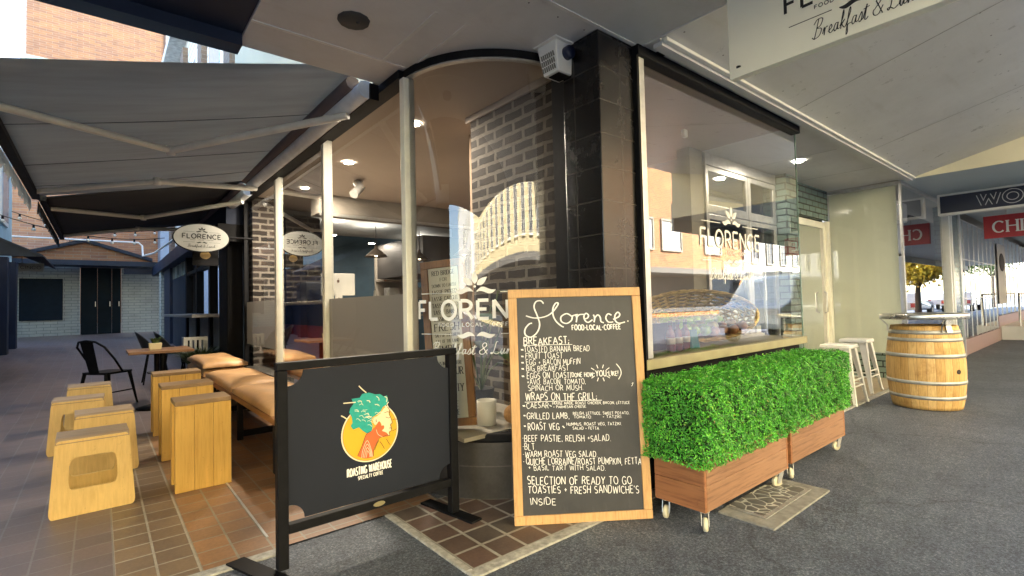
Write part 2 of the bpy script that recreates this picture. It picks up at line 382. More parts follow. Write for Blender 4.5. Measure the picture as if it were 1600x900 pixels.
def leaf(mb, x, y, ang, L, W, fn, h=0.001, bend=0.0):
    t = Vector((math.cos(R(ang)), math.sin(R(ang)))); n = Vector((-t.y, t.x)); up = []; dn = []
    for i in range(11):
        s = i / 10; wd = W * math.sin(math.pi * s ** 0.8) * 0.5; c = bend * math.sin(math.pi * s) * L
        up.append((x + t.x * s * L + n.x * (c + wd), y + t.y * s * L + n.y * (c + wd))); dn.append((x + t.x * s * L + n.x * (c - wd), y + t.y * s * L + n.y * (c - wd)))
    vs = [fn(*p, h) for p in up] + [fn(*p, h) for p in dn]
    mb.add(vs, [(i, i + 1, 12 + i, 11 + i) for i in range(10)])
def wave(mb, x, y, L, H, d, fn, h=0.001):      # swoosh from centre outward, d=+-1
    up = []; dn = []
    for i in range(15):
        s = i / 14; c = H * (0.20 * math.sin(2 * math.pi * s) + 0.15 * s); th = H * 0.40 * math.sin(math.pi * min(1, s * 0.94 + 0.03)) ** 0.8
        up.append((x + d * s * L, y + c + th)); dn.append((x + d * s * L, y + c - th * 0.7))
    vs = [fn(*p, h) for p in up] + [fn(*p, h) for p in dn]
    mb.add(vs, [(i, i + 1, 16 + i, 15 + i) for i in range(14)])
def cafe_logo(mb, cx, base, W, fn, wt=0.16, h=0.001, lines=True, words=True, sh=.62, so=0.0, sw=.36, sb=1.95, wts=.085):
    """leaf emblem, the name in capitals, the small strap line, waves and the script line; W = width of the name"""
    H = W * 0.135
    write(mb, "FLORENCE", cx - W / 2, base, H, fn, x1=cx + W / 2, wt=wt, gap=0.26, h=h)
    ey = base + H * 1.75
    for a in (90, 38, 142): leaf(mb, cx + math.cos(R(a)) * H * .16, ey + math.sin(R(a)) * H * .16, a, H * .72, H * .34, fn, h)
    for d in (1, -1): wave(mb, cx + d * H * .1, ey - H * .25, H * 1.05, H * .42, d, fn, h)
    mb.prism([(cx + H * .07 * math.cos(R(a)), ey + H * .02 + H * .07 * math.sin(R(a))) for a in range(0, 360, 40)], fn, h, h + 0.0004)
    if words: write(mb, "FOOD | LOCAL | COFFEE", cx - W * .3, base - H * .42, H * .2, fn, x1=cx + W * .3, wt=0.18, gap=.34, h=h)
    for d in (1, -1): wave(mb, cx + d * H * .06, base - H * .95, H * 1.0, H * .4, d, fn, h)
    if lines:
        for d in (1, -1):
            for yy in (ey - H * .3, base - H * .85): ribbon(mb, [(cx + d * H * 1.4, yy), (cx + d * W * .48, yy)], H * .045, fn, h)
    write(mb, "Breakfast & Lunch", cx + so - W * sw, base - H * sb, H * sh, fn, x1=cx + so + W * sw, wt=wts, script=True, h=h, slant=.22)

# ------------------------------------------------------------------ materials
def asphalt(name="asphalt", k=1.0):
    m, nt, b = _new(name); p = posn(nt)
    a = noise(nt, p, 95, 4, 0.8); c = noise(nt, p, 0.9, 6, 0.65); g = noise(nt, p, 230, 2, 0.5); e = noise(nt, p, 7, 5, 0.7)
    col = ramp(nt, a, [(0.34, (.021*k, .026*k, .036*k)), (0.52, (.072*k, .083*k, .106*k)), (0.68, (.21*k, .23*k, .265*k))])
    st = ramp(nt, c, [(0.3, (.62, .63, .66)), (0.5, (.95, .95, .95)), (0.7, (1.3, 1.28, 1.24))])
    col = mixc(nt, 1.0, col, st, 'MULTIPLY')
    s2 = ramp(nt, e, [(0.35, (.78, .78, .8)), (0.65, (1.12, 1.12, 1.1))]); col = mixc(nt, 1.0, col, s2, 'MULTIPLY')
    sp = ramp(nt, g, [(0.68, (0, 0, 0)), (0.73, (.22*k, .22*k, .21*k))]); col = mixc(nt, 1.0, col, sp, 'ADD')
    vo = N(nt, "ShaderNodeTexVoronoi"); vo.inputs["Scale"].default_value = 1.7; nt.links.new(p, vo.inputs["Vector"])
    vc = N(nt, "ShaderNodeTexVoronoi", feature='DISTANCE_TO_EDGE'); vc.inputs["Scale"].default_value = .42
    nz = N(nt, "ShaderNodeTexNoise"); nz.inputs["Scale"].default_value = 2.2; nz.inputs["Detail"].default_value = 6; nt.links.new(p, nz.inputs["Vector"])
    nt.links.new(mixc(nt, .28, p, nz.outputs["Color"]), vc.inputs["Vector"])
    ck = ramp(nt, vc.outputs["Distance"], [(.0012, (.45, .45, .45)), (.0030, (1, 1, 1))]); col = mixc(nt, .7, col, ck, 'MULTIPLY')
    gum = ramp(nt, vo.outputs["Distance"], [(0.022, (.10, .10, .095)), (0.030, (0, 0, 0))])
    nt.links.new(mixc(nt, 1.0, col, gum, 'ADD'), b.inputs["Base Color"])
    b.inputs["Roughness"].default_value = 0.62; b.inputs["Specular IOR Level"].default_value = 0.45
    bump(nt, b, a, 0.6, 0.006); return m
ASPH = asphalt("asphalt", 1.2); ROAD = asphalt("road_asphalt", .95)
CONC = mat("concrete_edging", (.34, .33, .30), .85, var=.35, scale=25, bmp=.4)
LANE = brickmat("lane_tile", (.135, .102, .096), (.185, .135, .122), (.20, .18, .165), .155, .1575, .0045, False, 0.0, .42, (0.10, 0.045, 0), .35, .5, dirt=.3)
WARMT = brickmat("warm_lit_tile", (.33, .165, .070), (.22, .12, .062), (.27, .235, .17), .155, .1575, .0055, False, 0.0, .42, (0.096, 0.045, 0), .35, .5, dirt=.35)  # lane tile tinted orange; warm reflected light is put into its colour
MIDT = brickmat("brown_tile", (.23, .155, .090), (.17, .115, .072), (.36, .32, .25), .155, .1575, .0055, False, 0.0, .42, (0.10, 0.045, 0), .35, .5, dirt=.3)  # half step between lane tile and the light-tinted orange
APRON = brickmat("apron_tile", (.095, .078, .068), (.15, .085, .066), (.34, .32, .28), .164, .166, .009, False, 0.0, .5, (-1.31 + .164 * 10, -1.905 + .166 * 20, 0), .4, .45, dirt=.45)
def stained(name, col, rough, spec=.5):
    m, nt, b = _new(name); p = posn(nt); a = noise(nt, p, 1.1, 6, .7); d = noise(nt, p, 5.5, 6, .75); e = noise(nt, p, 1.6, 5, .7, (1, 7, 1))
    c = ramp(nt, a, [(.3, tuple(x * .86 for x in col)), (.7, tuple(min(.9, x * 1.06) for x in col))])
    c = mixc(nt, 1.0, c, ramp(nt, d, [(.60, (1, 1, 1)), (.80, (.92, .905, .88))]), 'MULTIPLY'); c = mixc(nt, 1.0, c, ramp(nt, e, [(.56, (1, 1, 1)), (.72, (.93, .915, .89))]), 'MULTIPLY')
    nt.links.new(c, b.inputs["Base Color"]); b.inputs["Specular IOR Level"].default_value = spec
    rr2 = N(nt, "ShaderNodeMapRange"); rr2.inputs[3].default_value = rough - .06; rr2.inputs[4].default_value = rough + .14; nt.links.new(d, rr2.inputs[0]); nt.links.new(rr2.outputs[0], b.inputs["Roughness"])
    bump(nt, b, a, .08, .02); return m
SOFF = stained("soffit_paint", (.62, .615, .61), .55)
SLOPE = stained("gloss_soffit_paint", (.62, .62, .615), .26)
NAVY = mat("navy_paint", (.014, .022, .046), .5, spec=.2, var=.2, scale=2)
NAVYP = mat("navy_panel", (.024, .037, .060), .5, spec=.2, var=.2, scale=2)
BLACK = mat("black_paint", (.006, .006, .007), .6, var=.3, scale=12, spec=.12)
BLACKS = mat("black_steel", (.006, .006, .007), .55, var=.4, scale=20, spec=.14)
CREAM = mat("cream_frame", (.84, .82, .70), .45, var=.10, scale=5)
ALU = mat("aluminium", (.52, .52, .50), .34, metal=.75, var=.15, scale=12)
WHITE = mat("white_paint", (.76, .76, .73), .5, var=.06, scale=4)
WHITEM = mat("white_metal", (.80, .80, .76), .35, var=.05, scale=9)
CREAMP = mat("cream_paint", (.78, .74, .58), .55, var=.05, scale=1.5)
GLASS = glassmat("shop_glass", 1.55, (.97, .975, .97), boost=.72); GLASSF = glassmat("street_glass", 1.85, (.97, .975, .97), boost=1.6); GLASSC = glassmat("curved_shop_glass", 1.65, (.97, .975, .97), boost=1.5)
GLASSR = glassmat("mirror_glass", 2.6, (.7, .75, .75), boost=1.6)
FILM = filmmat("frosted_film", (.46, .44, .40), .10)
CARRARA = brickmat("black_wall_tile", (.009, .008, .0075), (.014, .012, .011), (.040, .036, .032), .20, .20, .004, True, 0.0, .26, (0.02, 0.02, 0), .10, .3, dirt=.15)
DBRICK = brickmat("dark_brick", (.013, .010, .008), (.042, .031, .025), (.17, .15, .125), .235, .088, .016, True, .5, .8, (0, 0, .02), 1.0, .25, dirt=.45, wob=.022)
TOWER = brickmat("orange_brick", (.46, .235, .115), (.32, .17, .11), (.38, .29, .21), .42, .10, .008, True, .5, .85, (0, 0, 0), .3, .2, dirt=.2)
WBRICK = brickmat("painted_white_brick", (.40, .44, .42), (.36, .40, .39), (.20, .23, .23), .34, .098, .008, True, .5, .6, (0, 0, 0), .6, .35, dirt=.2)
GBRICK = brickmat("green_glazed_tile", (.16, .23, .20), (.19, .26, .225), (.02, .025, .022), .23, .085, .009, True, .5, .2, (0, 0, .01), .4, .6, dirt=.12)
OPPBR = brickmat("opposite_brick", (.48, .20, .070), (.22, .085, .035), (.40, .30, .19), .36, .13, .014, True, .5, .85, (0, 0, 0), .3, .2, dirt=.2)
GRAN = mat("pink_granite", (.30, .20, .19), .35, var=.3, scale=60)
PLY = wood("birch_ply", (.78, .53, .19), (.70, .45, .14), 2, .45, 5)
PLYT = wood("dark_ply_top", (.34, .24, .15), (.26, .18, .11), 0, .55, 5)  # seat tops darker and greyer than the panels
PINE = wood("yellow_pine", (.76, .47, .12), (.64, .36, .075), 2, .42, 4)
OAK = wood("oak_frame", (.60, .36, .155), (.46, .25, .10), 2, .5, 7)
PFRAME = wood("poster_frame_wood", (.33, .15, .045), (.22, .09, .025), 2, .45, 6)
PLANTW = wood("red_stained_timber", (.31, .17, .095), (.16, .078, .042), 0, .55, 5)
BENCHW = wood("bench_timber", (.33, .15, .05), (.20, .085, .03), 1, .5, 6)
TABLEW = wood("table_timber", (.28, .15, .075), (.17, .085, .04), 0, .35, 6)
LEATH = mat("tan_leather", (.52, .30, .135), .42, var=.18, scale=5, bmp=.25, bscale=60)
STAVE = None

# ------------------------------------------------------------------ ground
ZS = 2.82                    # soffit height
FX, FY = 1.62, 1.89          # lane glazing plane, street glazing plane
g = MB(); g.box(-150, 200, -200, 200, -.6, -.15); struct("street_ground", g, ROAD)
g = MB(); g.box(-80, 120, -2.0, 2.735, -.14, -.006); g.box(1.32, 120, 2.735, 12, -.14, -.006); struct("footpath", g, ASPH)
struct("kerb", MB().box(-80, 120, -2.16, -2.0, -.148, .0), CONC)
# lane: level near the street, rising gently further in
def lane_z(y): return 0.0 if y < 8 else (y - 8) * 0.0345
def lane_strip(name, x0, x1, y0, y1, m, dz=0):
    ys = [y for y in ([y0] + [8 + i * 2 for i in range(0, 18)] + [y1]) if y0 <= y <= y1]; ys = sorted(set(ys))
    mb = MB(); vs = []
    for y in ys: vs += [(x0, y, lane_z(y) + dz), (x1, y, lane_z(y) + dz)]
    mb.add(vs, [(2 * i, 2 * i + 1, 2 * i + 3, 2 * i + 2) for i in range(len(ys) - 1)])
    return struct(name, mb, m)
lane_strip("lane_paving", -14, .0585, 2.735, 34, LANE)
lane_strip("brown_paving", .0585, .369, 2.735, 6.2, MIDT)
lane_strip("lane_paving_far", .0585, 1.9, 6.2, 34, LANE)
lane_strip("warm_lit_paving", .369, 1.62, 2.735, 6.2, WARMT)  # same paving, coloured as if lit warm around the stools
struct("corner_paving", MB().add([(1.31, 1.905, 0), (2.7, 1.905, 0), (2.7, 2.735, 0), (1.31, 2.735, 0)], [(0, 1, 2, 3)]), APRON)
struct("lane_edging", MB().box(-6, .70, 2.665, 2.735, -.02, .003), CONC, bevel=.006)
struct("apron_edging", MB().box(1.27, 9, 1.838, 1.905, -.02, .003).box(1.268, 1.31, 1.905, 2.735, -.02, .002), CONC, bevel=.006)
struct("metal_joint_strip", MB().box(.678, .69, 2.9, 4.1, -.01, .004), ALU)
struct("recess_floor", MB().box(5.11, 8.75, 1.905, 2.8, -.05, .002), mat("beige_floor_tile", (.36, .30, .22), .5, var=.15, scale=6))
struct("far_footpath", MB().box(-80, 120, -17, -13.2, -.15, -.02), mat("far_paving", (.10, .10, .10), .8, var=.2, scale=2))

# ------------------------------------------------------------------ cafe building
bld = thing("cafe_building", "corner cafe building with curved glass corner, black tiled pillar and cream window mullions", "building", (2.4, 2.4, 0))
# curved glass
GCX, GCY, GR = FX + .7525, 3.06, .7525
def arc_xy(th, r): return (GCX + r * math.cos(R(th)), GCY + r * math.sin(R(th)))
def arc_sheet(r0, r1, z0, z1, a0=180, a1=270, n=30):
    mb = MB(); A = [(arc_xy(a0 + (a1 - a0) * i / n, r0), arc_xy(a0 + (a1 - a0) * i / n, r1)) for i in range(n + 1)]
    vs = []
    for (p, q) in A: vs += [(*p, z0), (*q, z0), (*q, z1), (*p, z1)]
    fs = [(4 * i + a, 4 * (i + 1) + a, 4 * (i + 1) + (a + 1) % 4, 4 * i + (a + 1) % 4) for i in range(n) for a in range(4)]
    fs += [(0, 1, 2, 3), (4 * n, 4 * n + 1, 4 * n + 2, 4 * n + 3)]
    mb.add(vs, fs, smooth=False); return mb
cg = MB(); vs = []
for i in range(41):
    p = arc_xy(180 + 90 * i / 40, GR - .006); vs += [(*p, .405), (*p, ZS - .03)]
cg.add(vs, [(2 * i, 2 * i + 2, 2 * i + 3, 2 * i + 1) for i in range(40)], smooth=True)
cglass = cg.build("curved_glass", GLASSC, bld)
arc_sheet(GR - .03, GR + .012, ZS - .05, ZS - .001).build("window_head", BLACKS, bld)
arc_sheet(GR - .03, GR + .006, ZS - .062, ZS - .051).build("window_head_trim", ALU, bld)
PL = brickmat("plinth_tile", (.030, .028, .026), (.055, .050, .045), (.085, .08, .07), .13, .20, .004, True, 0.0, .35, (0.02, 0.02, 0.0), .35, .5, dirt=.7)
arc_sheet(.35, GR + .012, 0, .345).build("plinth", PL, bld)
arc_sheet(.3, GR + .03, .347, .402).build("plinth_sill", BLACK, bld, bevel=.012)
# lettering on curved glass: u = arc length measured from the middle of the sign
def arc_fn(u, v, h=0):
    th = 222 + math.degrees(u / GR)
    return (*arc_xy(th, GR + .001 + h), v)
lb = MB(); cafe_logo(lb, 0, 1.113, .845, arc_fn, wt=.19)
LETW = mat("white_vinyl", (.84, .83, .78), .5, var=0)
lb.build("window_lettering", LETW, cglass)
# lane glazing
lane_mull = [3.05, 4.63, 6.25]
for y in lane_mull:
    boxpart("mullion", CREAM, bld, FX - .035, FX + .05, y - .03, y + .03, .405, ZS - .06, bevel=.005)
boxpart("mullion", BLACKS, bld, FX - .02, FX + .04, 7.95, 7.99, .405, ZS - .06, bevel=.004)
boxpart("mullion", BLACKS, bld, FX - .02, FX + .04, 3.082, 3.10, .405, ZS - .06)
edges = [3.06, 4.63, 6.25, 7.97]
for a, b in zip(edges[:-1], edges[1:]):
    gp = MB().add([(FX, a, .405), (FX, b, .405), (FX, b, ZS - .06), (FX, a, ZS - .06)], [(0, 1, 2, 3)]).build("glass_pane", GLASS, bld)
MB().box(FX + .008, FX + .0095, 3.12, 4.60, .45, 1.285).build("frosted_film", FILM, bld)
MB().box(FX + .008, FX + .0095, 6.28, 7.94, .72, 1.315).build("frosted_film", FILM, bld)
boxpart("lane_plinth", PL, bld, FX - .01, FX + .25, 3.06, 8.1, 0, .402)
boxpart("window_head", BLACKS, bld, FX - .05, FX + .06, 3.06, 8.1, ZS - .06, ZS - .002)
# pillar
pm = MB().box(2.27, 2.60, 1.89, 2.185, 0, ZS - .002)
pm.build("pillar", CARRARA, bld, bevel=.006)
boxpart("pillar_trim", BLACKS, bld, 2.29, 2.40, 2.187, 2.31, .0, ZS - .06)
# street window
boxpart("window_frame", BLACKS, bld, 2.602, 2.625, 1.86, 1.93, .62, ZS - .07)
boxpart("window_frame", ALU, bld, 2.627, 2.685, 1.862, 1.925, .835, ZS - .07, bevel=.006)
boxpart("window_frame", BLACKS, bld, 2.602, 5.125, 1.845, 1.925, ZS - .068, ZS - .002, bevel=.004)
sw = MB().add([(2.686, FY, .835), (5.105, FY, .835), (5.105, FY, ZS - .069), (2.686, FY, ZS - .069)], [(0, 1, 2, 3)]).build("glass_pane", GLASSF, bld)
MB().add([(5.115, FY + .01, .835), (5.115, 2.8, .835), (5.115, 2.8, ZS - .01), (5.115, FY + .01, ZS - .01)], [(0, 1, 2, 3)]).build("glass_pane", GLASS, bld)
boxpart("glass_edge", mat("green_glass_edge", (.16, .24, .20), .2, var=0), bld, 5.108, 5.122, FY - .004, FY + .006, .835, ZS - .07)
boxpart("return_frame", ALU, bld, 5.105, 5.125, 2.802, 2.82, .0, ZS - .01)
sgn = MB(); cafe_logo(sgn, 3.80, 1.592, .93, plane_fn((0, FY - .004, 0), (1, 0, 0), (0, 0, 1)), wt=.15)
sgn.build("window_lettering", LETW, sw)
boxpart("window_sill", mat("olive_sill", (.30, .28, .17), .5, var=.15, scale=5), bld, 2.605, 5.12, 1.855, 2.75, .768, .832, bevel=.004)
boxpart("stall_riser", BLACK, bld, 2.605, 5.12, 1.93, 1.99, 0, .766)
# interior
INTW = mat("interior_wall", (.25, .225, .19), .7, var=.08, scale=2)
CEIL = mat("interior_ceiling", (.36, .30, .25), .7, var=.05, scale=2)
boxpart("interior_floor", mat("cafe_floor", (.26, .20, .15), .4, var=.2, scale=3), bld, FX + .26, 9, 2.86, 14, -.12, .003)
boxpart("interior_ceiling", CEIL, bld, FX + .07, 5.12, 1.95, 14, ZS + .012, ZS + .06)
boxpart("brick_partition", DBRICK, bld, 2.475, 2.72, 2.43, 3.50, .404, ZS + .01)
boxpart("brick_partition", DBRICK, bld, 2.475, 2.72, 2.20, 2.428, .404, ZS - .07)
boxpart("cornice", CEIL, bld, 2.455, 2.473, 2.40, 3.55, ZS - .045, ZS + .008)
boxpart("display_floor", mat("display_board", (.30, .27, .21), .6, var=.15, scale=5), bld, GCX - .7, 2.474, 2.50, 3.4, .38, .4035)
boxpart("bulkhead", INTW, bld, 2.4, 7.6, 7.15, 7.5, 2.56, ZS + .01)
boxpart("bulkhead_rail", ALU, bld, 2.4, 7.6, 7.11, 7.145, 2.52, 2.56)
boxpart("brick_pier", DBRICK, bld, 1.69, 2.02, 7.85, 8.3, 0, ZS + .01)
boxpart("brick_chimney", DBRICK, bld, 2.32, 2.86, 8.5, 9.0, 0, 2.72)
boxpart("side_wall", mat("teal_wall", (.045, .085, .12), .6, var=.15, scale=3), bld, 2.4, 8.7, 10.6, 10.7, 0, ZS + .01)
boxpart("side_wall", INTW, bld, 5.16, 5.26, 2.87, 8.0, 0, ZS + .01)
boxpart("side_wall", mat("brown_wall", (.20, .135, .085), .7, var=.1, scale=2), bld, 2.735, 2.80, 3.52, 3.9, 0, ZS + .01)
boxpart("rear_wall", INTW, bld, 8.72, 8.80, 2.9, 14, 0, ZS + .01)
boxpart("kitchen_hood", mat("dark_wall", (.03, .027, .025), .5, var=.2, scale=3), bld, 4.2, 5.1, 7.4, 9.2, 1.75, 2.4)
boxpart("interior_column", INTW, bld, 4.84, 5.10, 2.83, 2.98, .83, ZS + .01)
# recess, shop doors
DKG = glassmat("dark_door_glass", 1.6, (.28, .30, .30), boost=1.4)
boxpart("door_wall", ALU, bld, 5.145, 6.95, 2.83, 2.90, 2.70, ZS + .01)
boxpart("recess_ceiling", SOFF, bld, 5.125, 8.75, 1.90, 2.90, ZS + .012, ZS + .05)
boxpart("green_pier", GBRICK, bld, 6.95, 7.32, 2.70, 2.95, 0, ZS + .01)
boxpart("lintel", GBRICK, bld, 7.322, 8.74, 2.80, 2.95, 2.36, ZS + .008)
def glazed(name, x0, x1, z0, z1, y, fr=.06, gm=DKG):
    d = MB()
    d.box(x0, x0 + fr, y, y + .05, z0, z1).box(x1 - fr, x1, y, y + .05, z0, z1).box(x0 + fr, x1 - fr, y, y + .05, z1 - fr, z1).box(x0 + fr, x1 - fr, y, y + .05, z0, z0 + fr * 1.6)
    o = d.build(name, ALU if name != "door" else CREAM, bld, bevel=.004)
    MB().add([(x0 + fr, y + .02, z0 + fr), (x1 - fr, y + .02, z0 + fr), (x1 - fr, y + .02, z1 - fr), (x0 + fr, y + .02, z1 - fr)], [(0, 1, 2, 3)]).build("pane", gm, o)
    return o
glazed("transom_window", 5.15, 6.15, 2.16, 2.69, 2.83); glazed("transom_window", 6.16, 6.94, 2.16, 2.69, 2.83)
glazed("shop_window", 5.15, 6.15, .02, 2.15, 2.83); glazed("shop_window", 6.16, 6.94, .02, 2.15, 2.83)
dr = glazed("door", 7.34, 8.66, .02, 2.34, 2.82, .10)
MB().tube([(8.45, 2.80, .95), (8.45, 2.765, .97), (8.45, 2.765, 1.25), (8.45, 2.80, 1.27)], .012).build("handle", ALU, dr)
boxpart("door_jamb", CREAM, bld, 8.665, 8.742, 2.78, 2.84, 0, 2.355)
# right hand display box, blind behind glass
bl = boxpart("blind", mat("pale_blind", (.60, .63, .52), .55, var=.05, scale=1.2), bld, 8.80, 8.81, 1.95, 2.80, .36, ZS - .05)
MB().add([(8.75, FY, .36), (8.75, 2.8, .36), (8.75, 2.8, ZS - .05), (8.75, FY, ZS - .05)], [(0, 1, 2, 3)]).build("glass_pane", GLASS, bld)
boxpart("green_riser", GBRICK, bld, 8.745, 8.80, FY, 2.80, 0, .355)
boxpart("window_frame", ALU, bld, 8.735, 8.775, 1.875, 1.905, .36, ZS - .05)
boxpart("window_frame", ALU, bld, 8.735, 8.79, 1.87, 2.80, ZS - .048, ZS - .005)
boxpart("window_frame", ALU, bld, 8.78, 11.9, 1.87, 1.92, ZS - .048, ZS - .005)
MB().add([(8.78, FY, .36), (11.6, FY, .36), (11.6, FY, ZS - .05), (8.78, FY, ZS - .05)], [(0, 1, 2, 3)]).build("glass_pane", GLASSC, bld)
boxpart("green_riser", GBRICK, bld, 8.81, 11.6, 1.88, 1.93, 0, .355)
for x in (11.6, 11.82): boxpart("window_frame", WHITEM, bld, x, x + .09, 1.83, 1.93, 0, ZS - .05, bevel=.004)
boxpart("green_pier", GBRICK, bld, 11.95, 12.5, 1.845, 2.1, 0, ZS - .02)
boxpart("window_frame", ALU, bld, 12.51, 12.68, 1.83, 1.93, 0, ZS - .02)
# massage shop: mirror glass in a grid over pink granite
boxpart("granite_base", GRAN, bld, 12.69, 17.3, 1.86, 1.98, 0, .30)
for i in range(8):
    for j in range(3):
        x0, x1 = 12.70 + i * .57, 12.70 + (i + 1) * .57; z0, z1 = .31 + j * .78, .31 + (j + 1) * .78
        MB().add([(x0 + .008, FY, z0 + .008), (x1 - .008, FY, z0 + .008), (x1 - .008, FY, z1 - .008), (x0 + .008, FY, z1 - .008)], [(0, 1, 2, 3)]).build("glass_pane", GLASSR, bld)
gr = MB()
for i in range(9): gr.box(12.692 + i * .57, 12.708 + i * .57, FY - .008, FY + .008, .30, 2.66)
for j in range(1, 4): gr.box(12.70, 17.26, FY - .006, FY + .006, .302 + j * .78, .318 + j * .78)
gr.build("glazing_bar", ALU, bld)
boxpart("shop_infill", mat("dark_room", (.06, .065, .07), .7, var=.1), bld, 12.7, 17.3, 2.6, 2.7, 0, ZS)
mat("grey_wall", (.50, .51, .50), .6, var=.1, scale=2)
for i in range(10):
    x0 = 17.34 + i * .86
    for z0, z1 in ((.62, 1.9), (1.92, 2.66)): MB().add([(x0, FY, z0), (x0 + .84, FY, z0), (x0 + .84, FY, z1), (x0, FY, z1)], [(0, 1, 2, 3)]).build("glass_pane", GLASSR, bld)
    boxpart("glazing_bar", ALU, bld, x0 - .018, x0 - .002, FY - .012, FY + .012, .60, 2.68)
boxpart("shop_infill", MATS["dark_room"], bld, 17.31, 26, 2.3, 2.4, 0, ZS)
boxpart("stall_riser", GRAN, bld, 17.31, 26, 1.87, 1.95, 0, .60)
boxpart("entry_step", mat("pale_step", (.6, .6, .58), .6, var=.1, scale=2), bld, 17.6, 25, 1.45, 1.865, 0, .34)
MB().tube([(17.9, 1.55, .34), (17.9, 1.55, 1.15), (24.5, 1.55, 1.15), (24.5, 1.55, .34)], .022).build("hand_rail", ALU, bld)
boxpart("shopfront", mat("grey_wall", (.32, .33, .33), .6), bld, 26, 60, 1.9, 8, 0, ZS)
# building mass above the canopy; heights invented to throw shade on the road
UB = mat("upper_render", (.42, .39, .33), .8, var=.1, scale=.6)
MB().box(FX, 9, FY, 8.6, ZS + .105, 8.4).build("upper_wall", UB, bld); MB().box(9.01, 60, FY + .01, 8.6, ZS + .105, 6.6).build("upper_wall", UB, bld)
# lamps in the ceiling
LAMP = emis("lamp_glow", (1, .93, .8), 14.0)
def downlight(x, y, z, e=3.0, name="downlight", where="", r=.055):
    t = thing("ceiling_lamp", "small round white downlight glowing in the ceiling " + where, "lamp", (x, y, z), "round ceiling downlights")
    MB().lathe([(r + .018, .0), (r + .018, -.006), (r, -.007)], 20, (x, y, z)).build("rim", WHITE, t)
    MB().add([(x + r * math.cos(a), y + r * math.sin(a), z - .004) for a in np.linspace(0, 2 * math.pi, 20, False)], [tuple(range(20))]).build("bulb", LAMP, t)
    ld = bpy.data.lights.new("lamp_light", 'AREA'); ld.shape = 'DISK'; ld.size = r * 2; ld.energy = e; ld.color = (1, .86, .68)
    lo = bpy.data.objects.new("lamp_light", ld); COL.objects.link(lo); lo.parent = t; lo.location = (0, 0, -.012)
    return t
downlight(2.16, 3.93, ZS + .008, where="nearest to the curved corner glass")
downlight(2.15, 5.42, ZS + .008, where="second in from the curved corner", e=9)
downlight(2.13, 6.90, ZS + .008, where="third in, above the brick pier", e=8)
downlight(6.46, 2.36, ZS + .008, where="of the shop door recess", e=1.5)
downlight(4.0, 9.0, 2.42, where="of the kitchen, left one of three", e=1.3)
downlight(5.6, 9.9, 2.55, where="of the kitchen, middle one of three", e=1.3)
downlight(3.2, 8.8, 2.5, where="of the kitchen, beside the brick chimney", e=1.3)

# ------------------------------------------------------------------ lane side of the building beyond the glazing
wing = thing("lane_shop", "navy lane shop front with bifold bar windows, black post and slatted upper storey", "building", (1.6, 12, 0))
def lz(y): return lane_z(y)
boxpart("corner_post", BLACK, wing, 1.45, 1.66, 8.35, 9.0, 0, 2.6, bevel=.01)
boxpart("fascia_beam", NAVY, wing, 1.40, 1.7, 8.1, 21.2, 2.45, 2.75)
boxpart("post_head", BLACK, wing, 1.3, 1.7, 8.1, 9.4, 2.2, 2.449)
for y in (10.6, 12.2, 13.8): boxpart("post", BLACK, wing, 1.55, 1.68, y - .09, y + .09, lz(y) - .02, 2.45)
boxpart("transom", BLACK, wing, 1.56, 1.66, 9.0, 13.9, 2.02, 2.10)
boxpart("bar_top", mat("grey_bar_top", (.32, .30, .28), .3, var=.15), wing, 1.12, 1.68, 9.3, 13.7, 1.10, 1.15, bevel=.005)
boxpart("bar_wall", mat("pale_bar_wall", (.24, .27, .26), .6, var=.2), wing, 1.60, 1.68, 9.0, 13.8, 0, 1.09)
MB().add([(1.63, 9.0, 2.1), (1.63, 13.8, 2.1), (1.63, 13.8, 2.45), (1.63, 9.0, 2.45)], [(0, 1, 2, 3)]).build("clerestory_pane", GLASS, wing)
boxpart("interior_back", mat("grey_room", (.14, .13, .12), .7, var=.2), wing, 2.4, 2.5, 8.6, 14, 0, 2.7)
boxpart("navy_panel", NAVYP, wing, 1.58, 1.70, 13.9, 16.8, lz(13.9) - .02, 2.10)
w3 = MB()
for k in range(4): w3.box(1.58, 1.66, 13.9 + k * .95, 13.95 + k * .95, 2.102, 2.7)
w3.box(1.58, 1.66, 13.95, 16.75, 2.65, 2.7); w3o = w3.build("window_frame", mat("grey_green_frame", (.22, .26, .26), .5), wing)
boxpart("window_pane", mat("obscured_glass", (.24, .30, .29), .3, var=.2, scale=3), wing, 1.62, 1.64, 13.95, 16.75, 2.103, 2.649)
boxpart("white_brick_return", WBRICK, wing, 1.45, 1.75, 18.6, 19.2, lz(18.6) - .02, 2.44)
boxpart("navy_door", NAVY, wing, 1.52, 1.6, 16.9, 18.5, lz(17), 2.44)
wall_back = boxpart("lane_wall", NAVYP, wing, 1.70, 1.9, 13.9, 21.3, 0, 2.75)
# upper storey: weatherboards, white windows, piers, gutter
upm = MB().box(1.9, 9.5, 8.62, 20.6, 2.76, 8.9)
WBOARD = brickmat("pale_weatherboard", (.62, .62, .60), (.66, .66, .64), (.24, .24, .25), 40, .22, .02, True, 0, .6, bmp=.8, dirt=.1)
upm.build("upper_wall", WBOARD, wing)
PIERB = brickmat("grey_brown_brick", (.20, .15, .12), (.16, .12, .10), (.22, .20, .18), .42, .10, .008)
for y in (10.2, 13.4, 16.6, 19.8): boxpart("brick_pier", PIERB, wing, 1.78, 1.9, y - .28, y + .28, 2.76, 8.6)
for y in (11.8, 15.0, 18.2):
    f = MB().box(1.84, 1.9, y - .75, y + .75, 5.2, 7.7).build("window_frame", WHITE, wing, bevel=.01)
    boxpart("pane", mat("pale_window", (.35, .48, .56), .1, var=.1), f, 1.825, 1.838, y - .62, y + .62, 5.35, 7.55)
